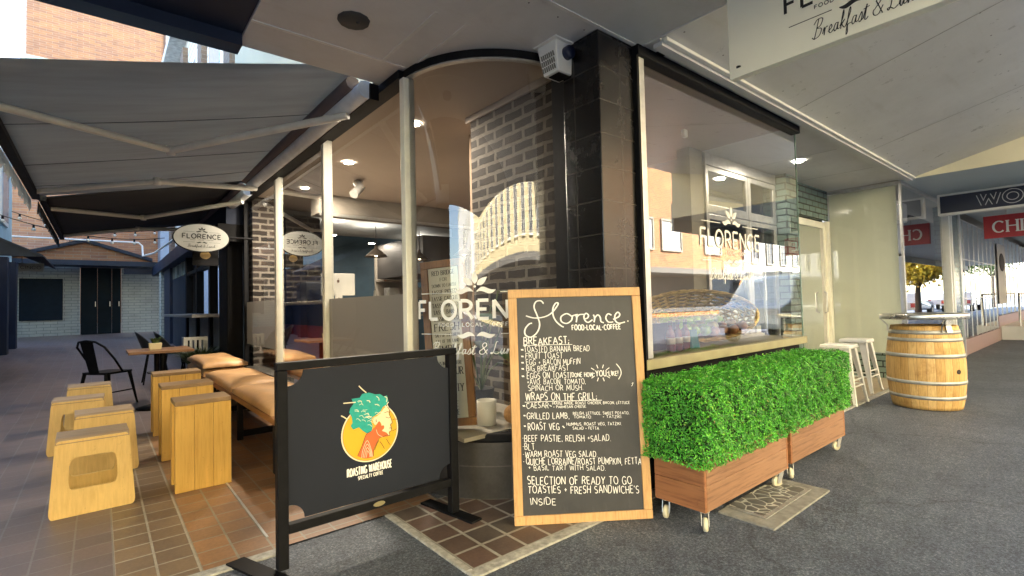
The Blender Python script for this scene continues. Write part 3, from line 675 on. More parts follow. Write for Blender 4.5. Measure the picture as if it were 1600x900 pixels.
boxpart("gutter", mat("weathered_gutter", (.50, .50, .48), .6, var=.3), wing, 1.5, 1.95, 8.6, 21.0, 8.9, 9.15)

# ------------------------------------------------------------------ buildings at the lane end
endb = thing("end_building", "low painted white brick building closing the lane with dark double doors", "building", (-.5, 22.5, .5))
boxpart("wall", WBRICK, endb, -6, -.52, 22.5, 22.8, .3, 2.95)
boxpart("wall", WBRICK, endb, .60, 1.75, 22.5, 22.8, .3, 2.95)
boxpart("door_lintel", NAVY, endb, -.52, .60, 22.46, 22.8, 2.80, 2.95)
for x0, x1 in ((-.50, -.06), (-.055, .33), (.335, .58)):
    d = boxpart("door", mat("dark_door", (.005, .010, .014), .55, spec=.08, var=.25, scale=2), endb, x0, x1, 22.46, 22.52, .5, 2.79, bevel=.006)
    boxpart("handle", ALU, d, x1 - .06, x1 - .04, 22.43, 22.458, 1.45, 1.62)
boxpart("shutter", mat("navy_shutter", (.008, .016, .026), .6, spec=.1, var=.15), endb, -2.0, -.95, 22.45, 22.5, 1.02, 2.40, bevel=.006)
boxpart("beam", NAVYP, endb, -6, 1.55, 20.9, 21.05, 2.76, 2.92)
boxpart("porch_soffit", NAVY, endb, -6, 1.72, 21.06, 22.46, 2.80, 2.85)
boxpart("low_beam", NAVY, endb, .62, 1.55, 21.06, 21.12, 2.50, 2.70)
gb = MB().hexa([(-2.2, 21.02, 2.93), (1.5, 21.02, 2.93), (1.5, 21.1, 2.93), (-2.2, 21.1, 2.93)], [(-.38, 21.02, 3.52), (-.34, 21.02, 3.52), (-.34, 21.1, 3.52), (-.38, 21.1, 3.52)])
gb.build("gable", TOWER, endb)
for d in (-1, 1):
    MB().hexa([(-.36, 20.88, 3.50), (-.36, 21.04, 3.50), (-.36 + d * 1.75, 21.04, 2.93), (-.36 + d * 1.75, 20.88, 2.93)],
              [(-.36, 20.88, 3.61), (-.36, 21.04, 3.61), (-.36 + d * 1.75, 21.04, 3.04), (-.36 + d * 1.75, 20.88, 3.04)]).build("barge_board", NAVYP, endb)
tow = thing("brick_tower", "tall orange brick building rising behind the lane end", "building", (0, 33, 0))
boxpart("wall", TOWER, tow, -2.52, 16, 30, 40, 0, 24)  # hidden right end added to keep sun off the far lane
boxpart("side_wall", mat("blue_grey_wall", (.20, .25, .32), .7, var=.1), tow, 2.2, 9, 28.5, 29.9, 0, 6.2)
fw = boxpart("window", WHITE, tow, 2.55, 3.35, 29.9, 29.998, 14.6, 16.2)
boxpart("pane", mat("pale_window", (.35, .48, .56), .1), fw, 2.62, 3.28, 29.87, 29.898, 14.7, 16.1)
boxpart("rain_pipe", mat("dark_pipe", (.12, .07, .05), .6), tow, 2.46, 2.52, 29.9, 29.97, 6, 24)
prp = thing("parapet_building", "brick parapet with pale roof lights below the tall brick building", "building", (-3, 28, 0))
boxpart("wall", TOWER, prp, -9, -1.0, 26.5, 28, 0, 10.7)
for x0, x1 in ((-2.35, -1.55), (-1.25, -.55)): boxpart("roof_light", mat("pale_green_sheet", (.45, .58, .52), .5), prp, x0, x1, 26.3, 27.2, 10.72, 11.25)
lft = thing("pale_blue_building", "pale blue rendered building on the far side of the lane with navy shop front", "building", (-2.5, 14, 0))
boxpart("upper_wall", mat("pale_blue_render", (.38, .56, .62), .7, var=.1), lft, -9, -1.80, 2.6, 18.6, 2.6, 6.4)
boxpart("shop_wall", NAVY, lft, -9, -1.85, 2.6, 18.4, -.1, 2.59)
for y in (16.6, 18.2): boxpart("column", NAVY, lft, -1.85, -1.66, y - .15, y + .15, .2, 2.58)
for y in (5, 8, 11, 14, 17.0):
    f = boxpart("window", WHITE, lft, -1.80, -1.76, y - .6, y + .6, 3.4, 5.2)
    boxpart("pane", mat("pale_window", (.35, .48, .56), .1), f, -1.758, -1.75, y - .5, y + .5, 3.5, 5.1)
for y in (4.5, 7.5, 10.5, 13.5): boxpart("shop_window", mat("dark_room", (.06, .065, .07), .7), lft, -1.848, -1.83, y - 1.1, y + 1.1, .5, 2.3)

# conduit and festoon lights
cp = MB().tube([(-3.0, 20.8, 3.56), (1.0, 20.8, 3.55), (1.10, 20.8, 3.45), (1.12, 20.78, 3.1), (1.35, 19.5, 3.1), (1.40, 14.0, 2.95), (1.36, 9.2, 2.9)], .028, 8)
tag(cp.build("conduit_pipe", WHITEM, loc=(0, 20.8, 3.1)), "white conduit pipe running over the gable and along the shop fascia", "pipe")
def festoon(p, q, sag, n, label, bulbs_dark):
    t = thing("festoon_lights", label, "string lights", p, "festoon strings across the lane")
    P = [Vector(p).lerp(Vector(q), i / 24) - Vector((0, 0, sag * 4 * (i / 24) * (1 - i / 24))) for i in range(25)]
    MB().tube(P, .010, 5).build("cable", BLACK, t)
    for i in range(n):
        k = (i + .5) / n; c = Vector(p).lerp(Vector(q), k) - Vector((0, 0, sag * 4 * k * (1 - k)))
        b = MB().lathe([(.0, 0), (.022, 0), (.022, -.07), (.0, -.07)], 8, c).build("socket", BLACK, t)
        MB().sphere((c.x, c.y, c.z - .11), .04, 8, 6).build("globe", mat("clear_bulb", (.75, .72, .62), .15, var=0), b)
festoon((-1.9, 15.5, 3.5), (1.45, 17.5, 3.35), .25, 7, "string of small globe bulbs hung nearest across the lane", True)
festoon((-1.9, 18.5, 4.0), (1.6, 19.5, 3.9), .3, 7, "string of small globe bulbs hung deepest across the lane", True)

# ------------------------------------------------------------------ canopies
can = thing("street_canopy", "grey street canopy over the footpath with sloping gloss soffit", "canopy", (4, 0, ZS))
SX0, SX1, SY0, SY1 = .65, 8.76, -.95, 1.73
flat = MB().box(SX0, 2.655, SY0, 1.872, ZS, ZS + .05).box(SX0, FX, 1.876, 3.35, ZS, ZS + .05)
# triangle infill between the curved head and the straight soffit edges
n = 16; pts = [(FX + .001, 1.876)] + [(2.655, 1.876), (2.655, 2.3)] + [arc_xy(268 - 88 * i / n, GR) for i in range(n + 1)]
flat.prism(pts, lambda a, b, h: (a, b, h), ZS, ZS + .05)
flat.build("soffit", SOFF, can)
boxpart("soffit_panel", SOFF, can, 2.66, 5.125, 1.735, 1.93, ZS + .001, ZS + .05)
boxpart("soffit_panel", SOFF, can, 5.13, 8.76, 1.735, 1.895, ZS + .001, ZS + .05)
SB = mat("soffit_batten", (.66, .655, .64), .5, var=.1)
for b_ in ((SX0, 1.60, 3.00, 3.022), (1.42, 1.442, 2.32, 2.999), (1.622, 1.642, 2.32, 2.90), (1.80, 2.64, 1.862, 1.884), (2.645, 2.662, 1.2, 1.86), (.65, 2.64, .62, .642)):
    boxpart("soffit_batten", SB, can, *b_, ZS - .006, ZS - .0005)
# sloping raised part
sl = MB().hexa([(2.665, 1.73, ZS + .012), (8.755, 1.73, ZS + .012), (8.755, -1.75, ZS + .90), (2.665, -1.75, ZS + .90)], [(2.665, 1.73, ZS + .06), (8.755, 1.73, ZS + .06), (8.755, -1.75, ZS + .95), (2.665, -1.75, ZS + .95)])
sl.build("sloping_soffit", SLOPE, can)
sfn = plane_fn((2.665, 1.73, ZS + .011), (1, 0, 0), Vector((0, -3.48, .888)).normalized())
SCR = mat("fixing_head", (.16, .155, .15), .5, var=.2)
JNT = mat("soffit_joint_line", (.30, .295, .28), .6, var=.2)  # darker strip colour for the panel joints
for xx in (2.03, 4.06):
    MB().prism([(xx, .02), (xx + .006, .02), (xx + .006, 3.5), (xx, 3.5)], sfn, .0005, .0015).build("joint_strip", JNT, can)
for xx in np.arange(.12, 6.0, .48):
    for yy in (.10, 1.25, 2.4):
        MB().prism([(xx + .006 * math.cos(R(a)), yy + .006 * math.sin(R(a))) for a in range(0, 360, 60)], sfn, .0005, .002).build("fixing", SCR, can)
for k_ in range(9):
    xx, yy = .68 + k_ * .22, 1.95 + (k_ % 2) * .0; MB().lathe([(0, -.002), (.005, -.002), (.006, 0)], 8, (xx, yy, ZS - .0004)).build("fixing", SCR, can)
boxpart("joint_strip", JNT, can, 5.135, 8.75, 1.800, 1.806, ZS - .001, ZS + .0005)
for xx in (6.3, 7.6): boxpart("joint_strip", JNT, bld, xx, xx + .006, 1.905, 2.79, ZS + .0105, ZS + .0118)
boxpart("edge_bead", WHITE, can, 2.70, 8.76, 1.70, 1.735, ZS - .012, ZS + .012, bevel=.005)
boxpart("edge_trim", SOFF, can, 2.70, 8.76, 1.738, 1.80, ZS - .03, ZS - .001)
MB().hexa([(8.76, 1.73, ZS), (8.78, 1.73, ZS), (8.78, -1.75, ZS), (8.76, -1.75, ZS)], [(8.76, 1.73, ZS + .06), (8.78, 1.73, ZS + .06), (8.78, -1.75, ZS + .94), (8.76, -1.75, ZS + .94)]).build("canopy_cheek", CREAMP, can)
MB().hexa([(2.657, 1.73, ZS + .05), (2.664, 1.73, ZS + .05), (2.664, -1.75, ZS + .05), (2.657, -1.75, ZS + .05)], [(2.657, 1.73, ZS + .06), (2.664, 1.73, ZS + .06), (2.664, -1.75, ZS + .94), (2.657, -1.75, ZS + .94)]).build("canopy_cheek", CREAMP, can)
boxpart("front_fascia", CREAMP, can, SX0, 2.66, SY0 - .05, SY0, ZS - .015, ZS + .30)
boxpart("front_fascia", CREAMP, can, 2.66, 8.76, SY0 - .05, SY0, ZS + .88, ZS + 1.3)
boxpart("vent_hole", BLACK, can, 2.80, 2.88, 1.80, 1.86, ZS - .003, ZS + .002)
lv = MB().lathe([(0, -.012), (.085, -.012), (.09, 0)], 12, (1.10, 2.67, ZS - .001)); lv.lathe([(0, -.02), (.012, -.02), (.012, -.012)], 8, (1.12, 2.66, ZS))
lv.build("light_recess", mat("old_lamp_plate", (.035, .034, .032), .6, var=.3), can)
can2 = thing("navy_canopy", "dark navy canopy over the lane mouth beside the grey soffit", "canopy", (-1, 1, ZS))
boxpart("soffit", NAVY, can2, -3.2, SX0 - .004, SY0, 3.352, ZS + .012, ZS + .10)
boxpart("beam", NAVY, can2, -3.2, SX0 - .004, 3.22, 3.354, ZS - .06, ZS + .01)
boxpart("front_fascia", NAVY, can2, -3.2, SX0 - .004, SY0 - .05, SY0 - .004, ZS - .01, ZS + .3)
can3 = thing("blue_grey_canopy", "flat blue grey canopy of the next shops along the street", "canopy", (14, 0, ZS))
boxpart("soffit", mat("blue_grey_soffit", (.46, .53, .55), .5, var=.06, scale=1), can3, 8.79, 40, -1.75, 1.895, ZS - .001, ZS + .1)
boxpart("front_fascia", mat("blue_grey_soffit", (.46, .53, .55), .5), can3, 8.79, 40, -1.80, -1.755, ZS - .25, ZS + .3)

# hanging signs
hs = thing("hanging_sign", "big cream sign with black lettering hanging under the street canopy", "sign", (2.6, 0, ZS))
HX = 2.605
MB().box(HX, HX + .05, -.95, 1.272, 2.372, ZS + .0).build("panel", mat("cream_sign_face", (.90, .88, .75), .35, var=.03, scale=2), hs, bevel=.003)
LETB = mat("black_lettering", (.012, .012, .012), .5, var=0)
# face looks towards -X: u runs towards -Y
hfn = plane_fn((HX - .001, 0, 0), (0, -1, 0), (0, 0, 1))
hl = MB(); cafe_logo(hl, -.66, 2.595, .64, hfn, wt=.17, sh=.95, so=.02, sw=.34, sb=2.05, wts=.05); hl.build("lettering", LETB, hs)
for y in (1.25,): MB().lathe([(0, 0), (.012, 0), (.012, .006)], 8, (HX - .004, y - .03, 2.42)).build("screw", BLACK, hs)
ws = thing("navy_sign", "navy box sign with outlined silver letters hanging over the next shop", "sign", (10.6, 1.2, 2.5))
MB().box(10.6, 10.75, -.3, 1.80, 2.47, ZS - .004).build("frame", WHITE, ws, bevel=.004)
MB().box(10.588, 10.602, -.27, 1.765, 2.505, ZS - .04).build("face", mat("navy_sign_face", (.012, .018, .040), .3, var=.1), ws)
wl = MB(); wfn = plane_fn((10.586, 0, 0), (0, -1, 0), (0, 0, 1))
for ww, hh in ((.36, .001), (.23, .003)):
    tmp = MB() if hh > .002 else wl
    write(tmp, "WOR", -1.30, 2.565, .165, wfn, x1=-.63, wt=ww, gap=.28, h=hh)
    if hh > .002: tmp.build("letter_fill", mat("navy_sign_face", (.012, .018, .040), .3), ws)
wl.build("lettering", mat("silver_lettering", (.55, .55, .57), .4, var=0), ws)
cs = thing("red_sign", "red box sign with white capitals hanging under the canopy past the navy one", "sign", (12.6, 1.0, 2.3))
MB().box(12.6, 12.7, -1.2, 1.50, 2.19, 2.60).build("panel", mat("red_sign_face", (.42, .016, .022), .35, var=.06), cs, bevel=.004)
cl = MB(); write(cl, "CHINESE MASSAGE", -1.37, 2.29, .2, plane_fn((12.598, 0, 0), (0, -1, 0), (0, 0, 1)), x1=1.05, wt=.17, gap=.24, serif=True); cl.build("lettering", LETW, cs)
for y in (1.2, -.9): MB().tube([(12.65, y, 2.6), (12.65, y, ZS)], .012).build("hanger", ALU, cs)
ov = thing("oval_sign", "white oval sign with black lettering hung over the lane", "sign", (1.0, 7.4, 1.96))
def ell(a, b, k=48): return [(1.005 + a * math.cos(2 * math.pi * i / k), 2.135 + b * math.sin(2 * math.pi * i / k)) for i in range(k)]
ofn = plane_fn((0, 7.39, 0), (1, 0, 0), (0, 0, 1))
MB().prism(ell(.315, .185), ofn, -.025, .0).build("rim", BLACK, ov)
MB().prism(ell(.302, .174), ofn, .0, .003).build("face", mat("white_sign_face", (.32, .32, .29), .4, var=.05), ov)
ol = MB(); cafe_logo(ol, 1.005, 2.125, .42, plane_fn((0, 7.386, 0), (1, 0, 0), (0, 0, 1)), wt=.2, words=True); ol.build("lettering", LETB, ov)
MB().tube([(1.30, 7.41, 2.16), (1.6, 7.41, 2.16)], .014).build("bracket", BLACK, ov)
hb = thing("hanging_banner", "small black hanging board with gold round emblem under the oval sign", "sign", (1.1, 7.6, 1.8))
MB().box(.93, 1.22, 7.60, 7.62, 1.80, 2.0).build("board", BLACK, hb)
gm = MB(); gm.prism([(1.07 + .06 * math.cos(R(a)), 1.935 + .05 * math.sin(R(a))) for a in range(0, 360, 20)], plane_fn((0, 7.598, 0), (1, 0, 0), (0, 0, 1)), 0, .002)
gm.build("emblem", mat("gold_print", (.30, .20, .07), .4), hb)

# ------------------------------------------------------------------ lane awnings
AWN = mat("grey_canvas", (.17, .18, .205), .8, var=.10, scale=2.5, bmp=.1, bscale=5)
def canvas(name, col, tr):
    m, nt, b = _new(name); out = [n for n in nt.nodes if n.type == 'OUTPUT_MATERIAL'][0]
    f = noise(nt, objc(nt), 1.6, 4, .6, (1, 5, 1)); c = ramp(nt, f, [(.3, tuple(x * .86 for x in col)), (.7, tuple(x * 1.08 for x in col))])
    nt.links.new(c, b.inputs["Base Color"]); b.inputs["Roughness"].default_value = .85
    t = N(nt, "ShaderNodeBsdfTranslucent"); nt.links.new(c, t.inputs[0]); x = N(nt, "ShaderNodeMixShader"); x.inputs[0].default_value = tr
    nt.links.new(b.outputs[0], x.inputs[1]); nt.links.new(t.outputs[0], x.inputs[2]); nt.links.new(x.outputs[0], out.inputs[0]); return m
AWN = canvas("grey_awning_canvas", (.36, .35, .335), .47)
AWND = mat("dark_canvas", (.030, .032, .036), .85, var=.15, scale=2.5)
ARM = mat("powder_coated_arm", (.60, .60, .57), .4, var=.08)
def awning(name, label, y0, y1, xi, zi, xo, zo, m, armbright=True):
    t = thing(name, label, "awning", (xi, (y0 + y1) / 2, zi), "retractable awnings over the lane")
    mb = MB(); nu, nv = 16, 22; vs = []
    for j in range(nv + 1):
        for i in range(nu + 1):
            s = i / nu; q = j / nv
            sag = .014 * math.sin(math.pi * s) + .010 * math.sin(q * 9) * math.sin(math.pi * s)
            zc = zi + .17 * (1 - q * .6)
            vs.append((xi + (xo - xi) * s, y0 + (y1 - y0) * q, zc + (zo - zc) * s - sag))
    fs = [(j * (nu + 1) + i, j * (nu + 1) + i + 1, (j + 1) * (nu + 1) + i + 1, (j + 1) * (nu + 1) + i) for j in range(nv) for i in range(nu)]
    mb.add(vs, fs, True)
    fab = mb.build("canvas", m, t); so_ = fab.modifiers.new("thick", 'SOLIDIFY'); so_.thickness = .006
    for q in (.30, .62, .86):
        pts = []; sm_ = MB()
        for i in range(nu + 1):
            s = i / nu; sag = .014 * math.sin(math.pi * s) + .010 * math.sin(q * 9) * math.sin(math.pi * s)
            zc = zi + .17 * (1 - q * .6); pts.append((xi + (xo - xi) * s, y0 + (y1 - y0) * q, zc + (zo - zc) * s - sag - .006))
        sm_.tube(pts, .004, 4); sm_.build("seam", mat("seam_thread", (.06, .06, .07), .8, var=0), fab)
    MB().tube([(xi, y0, zi - .02), (xi, y1, zi - .02)], .065, 14).build("roller_tube", mat("blue_grey_metal", (.62, .68, .76), .35, metal=.0, var=.12), t)
    MB().tube([(xi - .06, y0 + .1, zi + .05), (xi - .06, y1, zi + .05)], .05, 10).build("canvas_roll", mat("mauve_canvas", (.11, .095, .11), .8, var=.1), t)
    boxpart("front_bar", BLACKS, t, xo - .03, xo + .03, y0, y1, zo - .045, zo + .02, bevel=.006)
    va = MB(); k = 26; vs = []
    for i in range(k * 4 + 1):
        y = y0 + (y1 - y0) * i / (k * 4); d = .09 + .05 * abs(math.sin(math.pi * i / 4))
        vs += [(xo - .035, y, zo - .04), (xo - .035 - .012 * math.sin(i), y, zo - .04 - d)]
    va.add(vs, [(2 * i, 2 * i + 1, 2 * i + 3, 2 * i + 2) for i in range(k * 4)], True); va.build("valance", m, t)
    # folding arms: shoulder at the tube, elbow, wrist at the bar
    for ys_, ye, yw in ((y0 + .35, y0 + 1.55, y0 + .60), (y1 - .25, y1 - .75, y1 - .3)):
        za, zb = zi - .10, zo - .02; ex = xi + (xo - xi) * .52; ez = za + (zb - za) * .52
        a = MB().tube([(xi, ys_, za), (ex, ye, ez)], .031, 8); a.tube([(ex, ye, ez - .0), (xo, yw, zb)], .026, 8); a.lathe([(0, -.035), (.034, -.035), (.034, .035), (0, .035)], 10, (ex, ye, ez))
        a.build("folding_arm", ARM, t)
    return t
awning("retractable_awning", "light grey canvas awning with white folding arms nearest the corner", 3.38, 6.93, 1.48, 2.79, -.50, 2.415, AWN)
awning("retractable_awning", "dark canvas awning further along the lane behind the grey one", 7.08, 10.6, 1.48, 2.76, -.46, 2.43, AWND)
bh = MB().box(1.50, FX - .055, 3.36, 8.1, ZS - .12, ZS - .004)
bh.build("tube_rail", BLACKS, bld)
da = thing("fabric_awning", "dark navy sloping awning on the left side of the lane", "awning", (-1.4, 12, 2))
a = MB().hexa([(-1.84, 10.9, 2.72), (-.70, 11.0, 2.14), (-.70, 14.0, 2.14), (-1.84, 14.0, 2.72)], [(-1.84, 10.9, 2.75), (-.70, 11.0, 2.17), (-.70, 14.0, 2.17), (-1.84, 14.0, 2.75)])
a.build("canvas", mat("navy_canvas", (.022, .028, .042), .8, var=.15), da)
MB().add([(-1.84, 10.92, 2.72), (-.70, 11.02, 2.14), (-1.84, 11.02, 2.14)], [(0, 1, 2)]).build("end_panel", mat("navy_canvas", (.022, .028, .042), .8), da)
cv = thing("cinco_sign", "small white lettered sign hanging under the dark awning", "sign", (-1.0, 13, 1.95)); cv.name = "small_sign"
MB().box(-1.17, -.82, 13.0, 13.04, 2.03, 2.18).build("panel", mat("pale_sign_face", (.42, .46, .44), .5, var=.1), cv)
c_ = MB(); write(c_, "CINCO", -1.14, 2.075, .055, plane_fn((0, 12.998, 0), (1, 0, 0), (0, 0, 1)), x1=-.86, wt=.12, aspect=1.5); c_.build("lettering", LETB, cv)
for x in (-1.12, -.88): MB().tube([(x, 13.02, 2.18), (x, 13.02, 2.3)], .006, 5).build("hanger", BLACK, cv)

# heater / speaker box on the soffit
hx = thing("speaker_box", "white louvred plastic box with dark blue round knob under the soffit at the pillar", "speaker box", (2.2, 2.2, ZS))
MB().box(2.115, 2.325, 2.085, 2.285, ZS - .012, ZS - .002).build("mounting_plate", WHITE, hx)
q = [(2.13, 2.10), (2.31, 2.10), (2.31, 2.27), (2.13, 2.27)]; q2 = [(2.155, 2.11), (2.29, 2.11), (2.29, 2.24), (2.155, 2.24)]
MB().hexa([(*p, ZS - .20) for p in q2], [(*p, ZS - .013) for p in q]).build("case", WHITE, hx, bevel=.008)
lv = MB()
for i in range(3):
    for k in range(7):
        z = ZS - .075 - i * .038; y = 2.125 + k * .017; x = 2.1405 + (ZS - .013 - z) * .134 - .0105
        lv.hexa([(x - .003, y, z - .030), (x + .003, y, z - .030), (x + .003, y + .008, z - .030), (x - .003, y + .008, z - .030)], [(x - .006, y + .006, z), (x, y + .006, z), (x, y + .014, z), (x - .006, y + .014, z)])
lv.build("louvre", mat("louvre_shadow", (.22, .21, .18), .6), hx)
kb = MB(); ring = []
for (r, dy) in ((0.0001, -.040), (.036, -.040), (.040, -.032), (.040, .006)):
    ring.append([(2.225 + r * math.cos(2 * math.pi * i / 24), 2.103 + dy, ZS - .08 + r * math.sin(2 * math.pi * i / 24)) for i in range(24)])
kb.add(sum(ring, []), [(j * 24 + i, j * 24 + (i + 1) % 24, (j + 1) * 24 + (i + 1) % 24, (j + 1) * 24 + i) for j in range(3) for i in range(24)], True)
kb.build("knob", mat("navy_plastic", (.010, .016, .045), .35, var=0), hx)
MB().box(2.175, 2.27, 2.125, 2.215, ZS - .206, ZS - .2005).build("grille", BLACK, hx)

# ------------------------------------------------------------------ low plywood stools (bent shell, open sides)
def ply_stool(label, x, y, rz=0.0):
    t = thing("low_stool", label, "stool", (x, y, 0), "low plywood stools in a cluster")
    wb, wt_, hb, ht, H = .205, .175, .19, .145, .455     # half widths / half depths
    for s in (-1, 1):
        def fn(u, v, h, s=s):      # v along panel height
            yy = hb + (ht - hb) * v / H
            return (x + u, y + s * (yy - h), v)
        out = []; inn = []
        o4 = rrect(-1, 1, 0, 1, .10, 5); i4 = rrect(-.60, .60, .33, .74, .12, 5)
        for a, b in o4:
            hw = wb + (wt_ - wb) * b; zz = b * (H - .012)
            if b < .12: zz = max(0, zz) + (.0 if abs(a) > .8 else .012 * (1 - abs(a)))
            out.append((a * hw, zz))
        for a, b in i4: hw = wb + (wt_ - wb) * b; inn.append((a * hw, b * H))
        MB().ringprism(out, inn, fn, 0, .014).build("leg_panel", PLY, t)
    # seat bent down at front and back
    prof = [(-ht - .004, H - .03), (-ht + .004, H - .010), (-ht + .022, H), (0, H - .004), (ht - .022, H), (ht - .004, H - .010), (ht + .004, H - .03)]
    sb = MB(); vs = []
    for xx in (-wt_, wt_):
        vs += [(x + xx, y + a, b) for a, b in prof] + [(x + xx, y + a * .93, b - .014) for a, b in prof]
    k = len(prof); fs = []
    for i in range(k - 1):
        fs += [(i, i + 1, 2 * k + i + 1, 2 * k + i), (k + i, 3 * k + i, 3 * k + i + 1, k + i + 1), (i, k + i, k + i + 1, i + 1), (2 * k + i, 2 * k + i + 1, 3 * k + i + 1, 3 * k + i)]
    fs += [(0, 2 * k, 3 * k, k), (k - 1, 2 * k - 1, 4 * k - 1, 3 * k - 1)]
    sb.add(vs, fs); sb.build("seat", PLYT, t)
    t.rotation_euler = (0, 0, rz); return t
ply_stool("plywood low stool with a rounded square hole, nearest to the camera", -.03, 4.19, .02)
ply_stool("plywood low stool half hidden directly behind the nearest one", .03, 5.06, .03)
ply_stool("plywood low stool standing furthest to the left, second row", -.14, 5.98, -.02)
ply_stool("plywood low stool at the back of the cluster beside the black chair", -.08, 7.0, .02)

# tall plank stools: two plank faces and a top, one side boarded in
def plank_stool(label, x0, x1, y, d=.27, H=.60):
    t = thing("plank_stool", label, "stool", ((x0 + x1) / 2, y + d / 2, 0), "tall yellow plank stools beside the bench")
    for yy in (y, y + d - .045):
        n = 3; wd = (x1 - x0) / n; mb = MB()
        for i in range(n): mb.box(x0 + i * wd + .0007, x0 + (i + 1) * wd - .0007, yy, yy + .045, 0, H - .03)
        mb.build("face_board", PINE, t, bevel=.003)
    MB().box(x0, x1, y, y + d, H - .029, H).build("seat", mat("dark_pine_top", (.27, .17, .085), .5, var=.25, scale=9), t, bevel=.003)  # seat darker than the face boards
    for xx in (x0 + .025, x1 - .05): boxpart("side_board", PINE, t, xx, xx + .025, y + .046, y + d - .046, .02, H - .03)
    return t
plank_stool("tall yellow plank stool nearest to the camera", .385, .715, 3.99)
plank_stool("tall yellow plank stool in the middle of the row of three", .385, .75, 4.93)
plank_stool("tall yellow plank stool furthest back near the table", .40, .80, 5.98)

# bench with leather cushions
be = thing("bench", "long low timber bench along the lane windows carrying leather cushions", "bench", (1.2, 6.1, 0))
MB().box(.955, 1.46, 3.70, 8.45, .375, .42).build("seat", BENCHW, be, bevel=.005)
for y in (3.95, 5.2, 6.6, 8.1):
    boxpart("leg", BLACK, be, .985, 1.03, y, y + .05, 0, .374); boxpart("leg", BLACK, be, 1.36, 1.405, y, y + .05, 0, .374)
    boxpart("stretcher", BLACK, be, 1.031, 1.359, y, y + .05, .03, .08)
def cushion(label, y0, y1, z0=.422, th=.085, x0=.965, x1=1.45, dx=0):
    mb = MB(); nu, nv = 14, 18; vs = []
    def top(s, q):
        e = min(1, 6 * min(s, 1 - s)) ** .5 * min(1, 8 * min(q, 1 - q)) ** .5
        return z0 + th * (.45 + .55 * e) - .006 * math.sin(q * 9 + s * 5) * e - .006 * math.cos(s * 7 + q * 3) * e
    for j in range(nv + 1):
        for i in range(nu + 1):
            s, q = i / nu, j / nv; vs.append((x0 + (x1 - x0) * s + dx, y0 + (y1 - y0) * q, top(s, q)))
    n = len(vs)
    for j in range(nv + 1):
        for i in range(nu + 1): s, q = i / nu, j / nv; vs.append((x0 + (x1 - x0) * s + dx, y0 + (y1 - y0) * q, z0))
    fs = [(j * (nu + 1) + i, j * (nu + 1) + i + 1, (j + 1) * (nu + 1) + i + 1, (j + 1) * (nu + 1) + i) for j in range(nv) for i in range(nu)]
    for i in range(nu): fs += [(i, i + 1, n + i + 1, n + i), (nv * (nu + 1) + i, nv * (nu + 1) + i + 1, n + nv * (nu + 1) + i + 1, n + nv * (nu + 1) + i)]
    for j in range(nv): fs += [(j * (nu + 1), (j + 1) * (nu + 1), n + (j + 1) * (nu + 1), n + j * (nu + 1)), (j * (nu + 1) + nu, (j + 1) * (nu + 1) + nu, n + (j + 1) * (nu + 1) + nu, n + j * (nu + 1) + nu)]
    fs.append((n, n + nu, n + (nv + 1) * (nu + 1) - 1, n + nv * (nu + 1)))
    mb.add(vs, fs, True); o = mb.build("seat_cushion", LEATH, None, loc=((x0 + x1) / 2, (y0 + y1) / 2, z0))
    return tag(o, label, "cushion", "tan leather cushions on the bench")
cushion("tan leather bench cushion nearest to the black framed sign", 3.95, 5.35)
cushion("tan leather bench cushion in the middle of the bench", 5.42, 6.88)
cushion("tan leather bench cushion at the far end, upper one of two stacked", 7.0, 8.42, z0=.51, dx=-.005)
cushion("tan leather bench cushion at the far end, squashed under another cushion", 7.02, 8.44, th=.08)

# table, pot, arm chair
tb = thing("cafe_table", "square timber topped cafe table on a black pedestal in the lane", "table", (.56, 7.75, 0))
MB().box(.26, .92, 7.42, 8.12, .70, .732).build("tabletop", TABLEW, tb, bevel=.004)
MB().lathe([(0, .0), (.24, .0), (.25, .012), (.12, .045), (.05, .07), (0, .07)], 28, (.59, 7.76, 0)).build("base", BLACKS, tb)
ped = MB()
for dx in (-.03, .03):
    for dy in (-.03, .03): ped.tube([(.59 + dx, 7.76 + dy, .04), (.59 + dx, 7.76 + dy, .70)], .028, 10)
ped.build("pedestal", BLACKS, tb)
pt = thing("table_planter", "small cream pot with green herbs standing on the cafe table", "plant pot", (.54, 7.72, .733))
MB().hexa([(.48, 7.67, .733), (.60, 7.67, .733), (.60, 7.77, .733), (.48, 7.77, .733)], [(.47, 7.66, .815), (.61, 7.66, .815), (.61, 7.78, .815), (.47, 7.78, .815)]).build("pot", mat("cream_pot", (.72, .62, .36), .5, var=.05), pt, bevel=.006)
def tuft(parent, name, c, rx, ry, h, n, m, L=.05, wd=.008, seed=1, lean=.5):
    rg = random.Random(seed); mb = MB()
    for i in range(n):
        a = rg.uniform(0, 6.28); r = rg.random() ** .5
        p = Vector((c[0] + rx * r * math.cos(a) * .6, c[1] + ry * r * math.sin(a) * .6, c[2]))
        l = L * rg.uniform(.5, 1.2); ln = lean * r * rg.uniform(.5, 1.4)
        q = p + Vector((math.cos(a) * ln * l * .6, math.sin(a) * ln * l * .6, l * .7)); e = q + Vector((math.cos(a) * ln * l * 1.1, math.sin(a) * ln * l * 1.1, l * .25))
        s = Vector((-math.sin(a + rg.uniform(-1, 1)), math.cos(a), 0)) * wd
        mb.add([p - s * .4, p + s * .4, q + s, q - s, e], [(0, 1, 2, 3), (3, 2, 4)])
    return mb.build(name, m, parent)
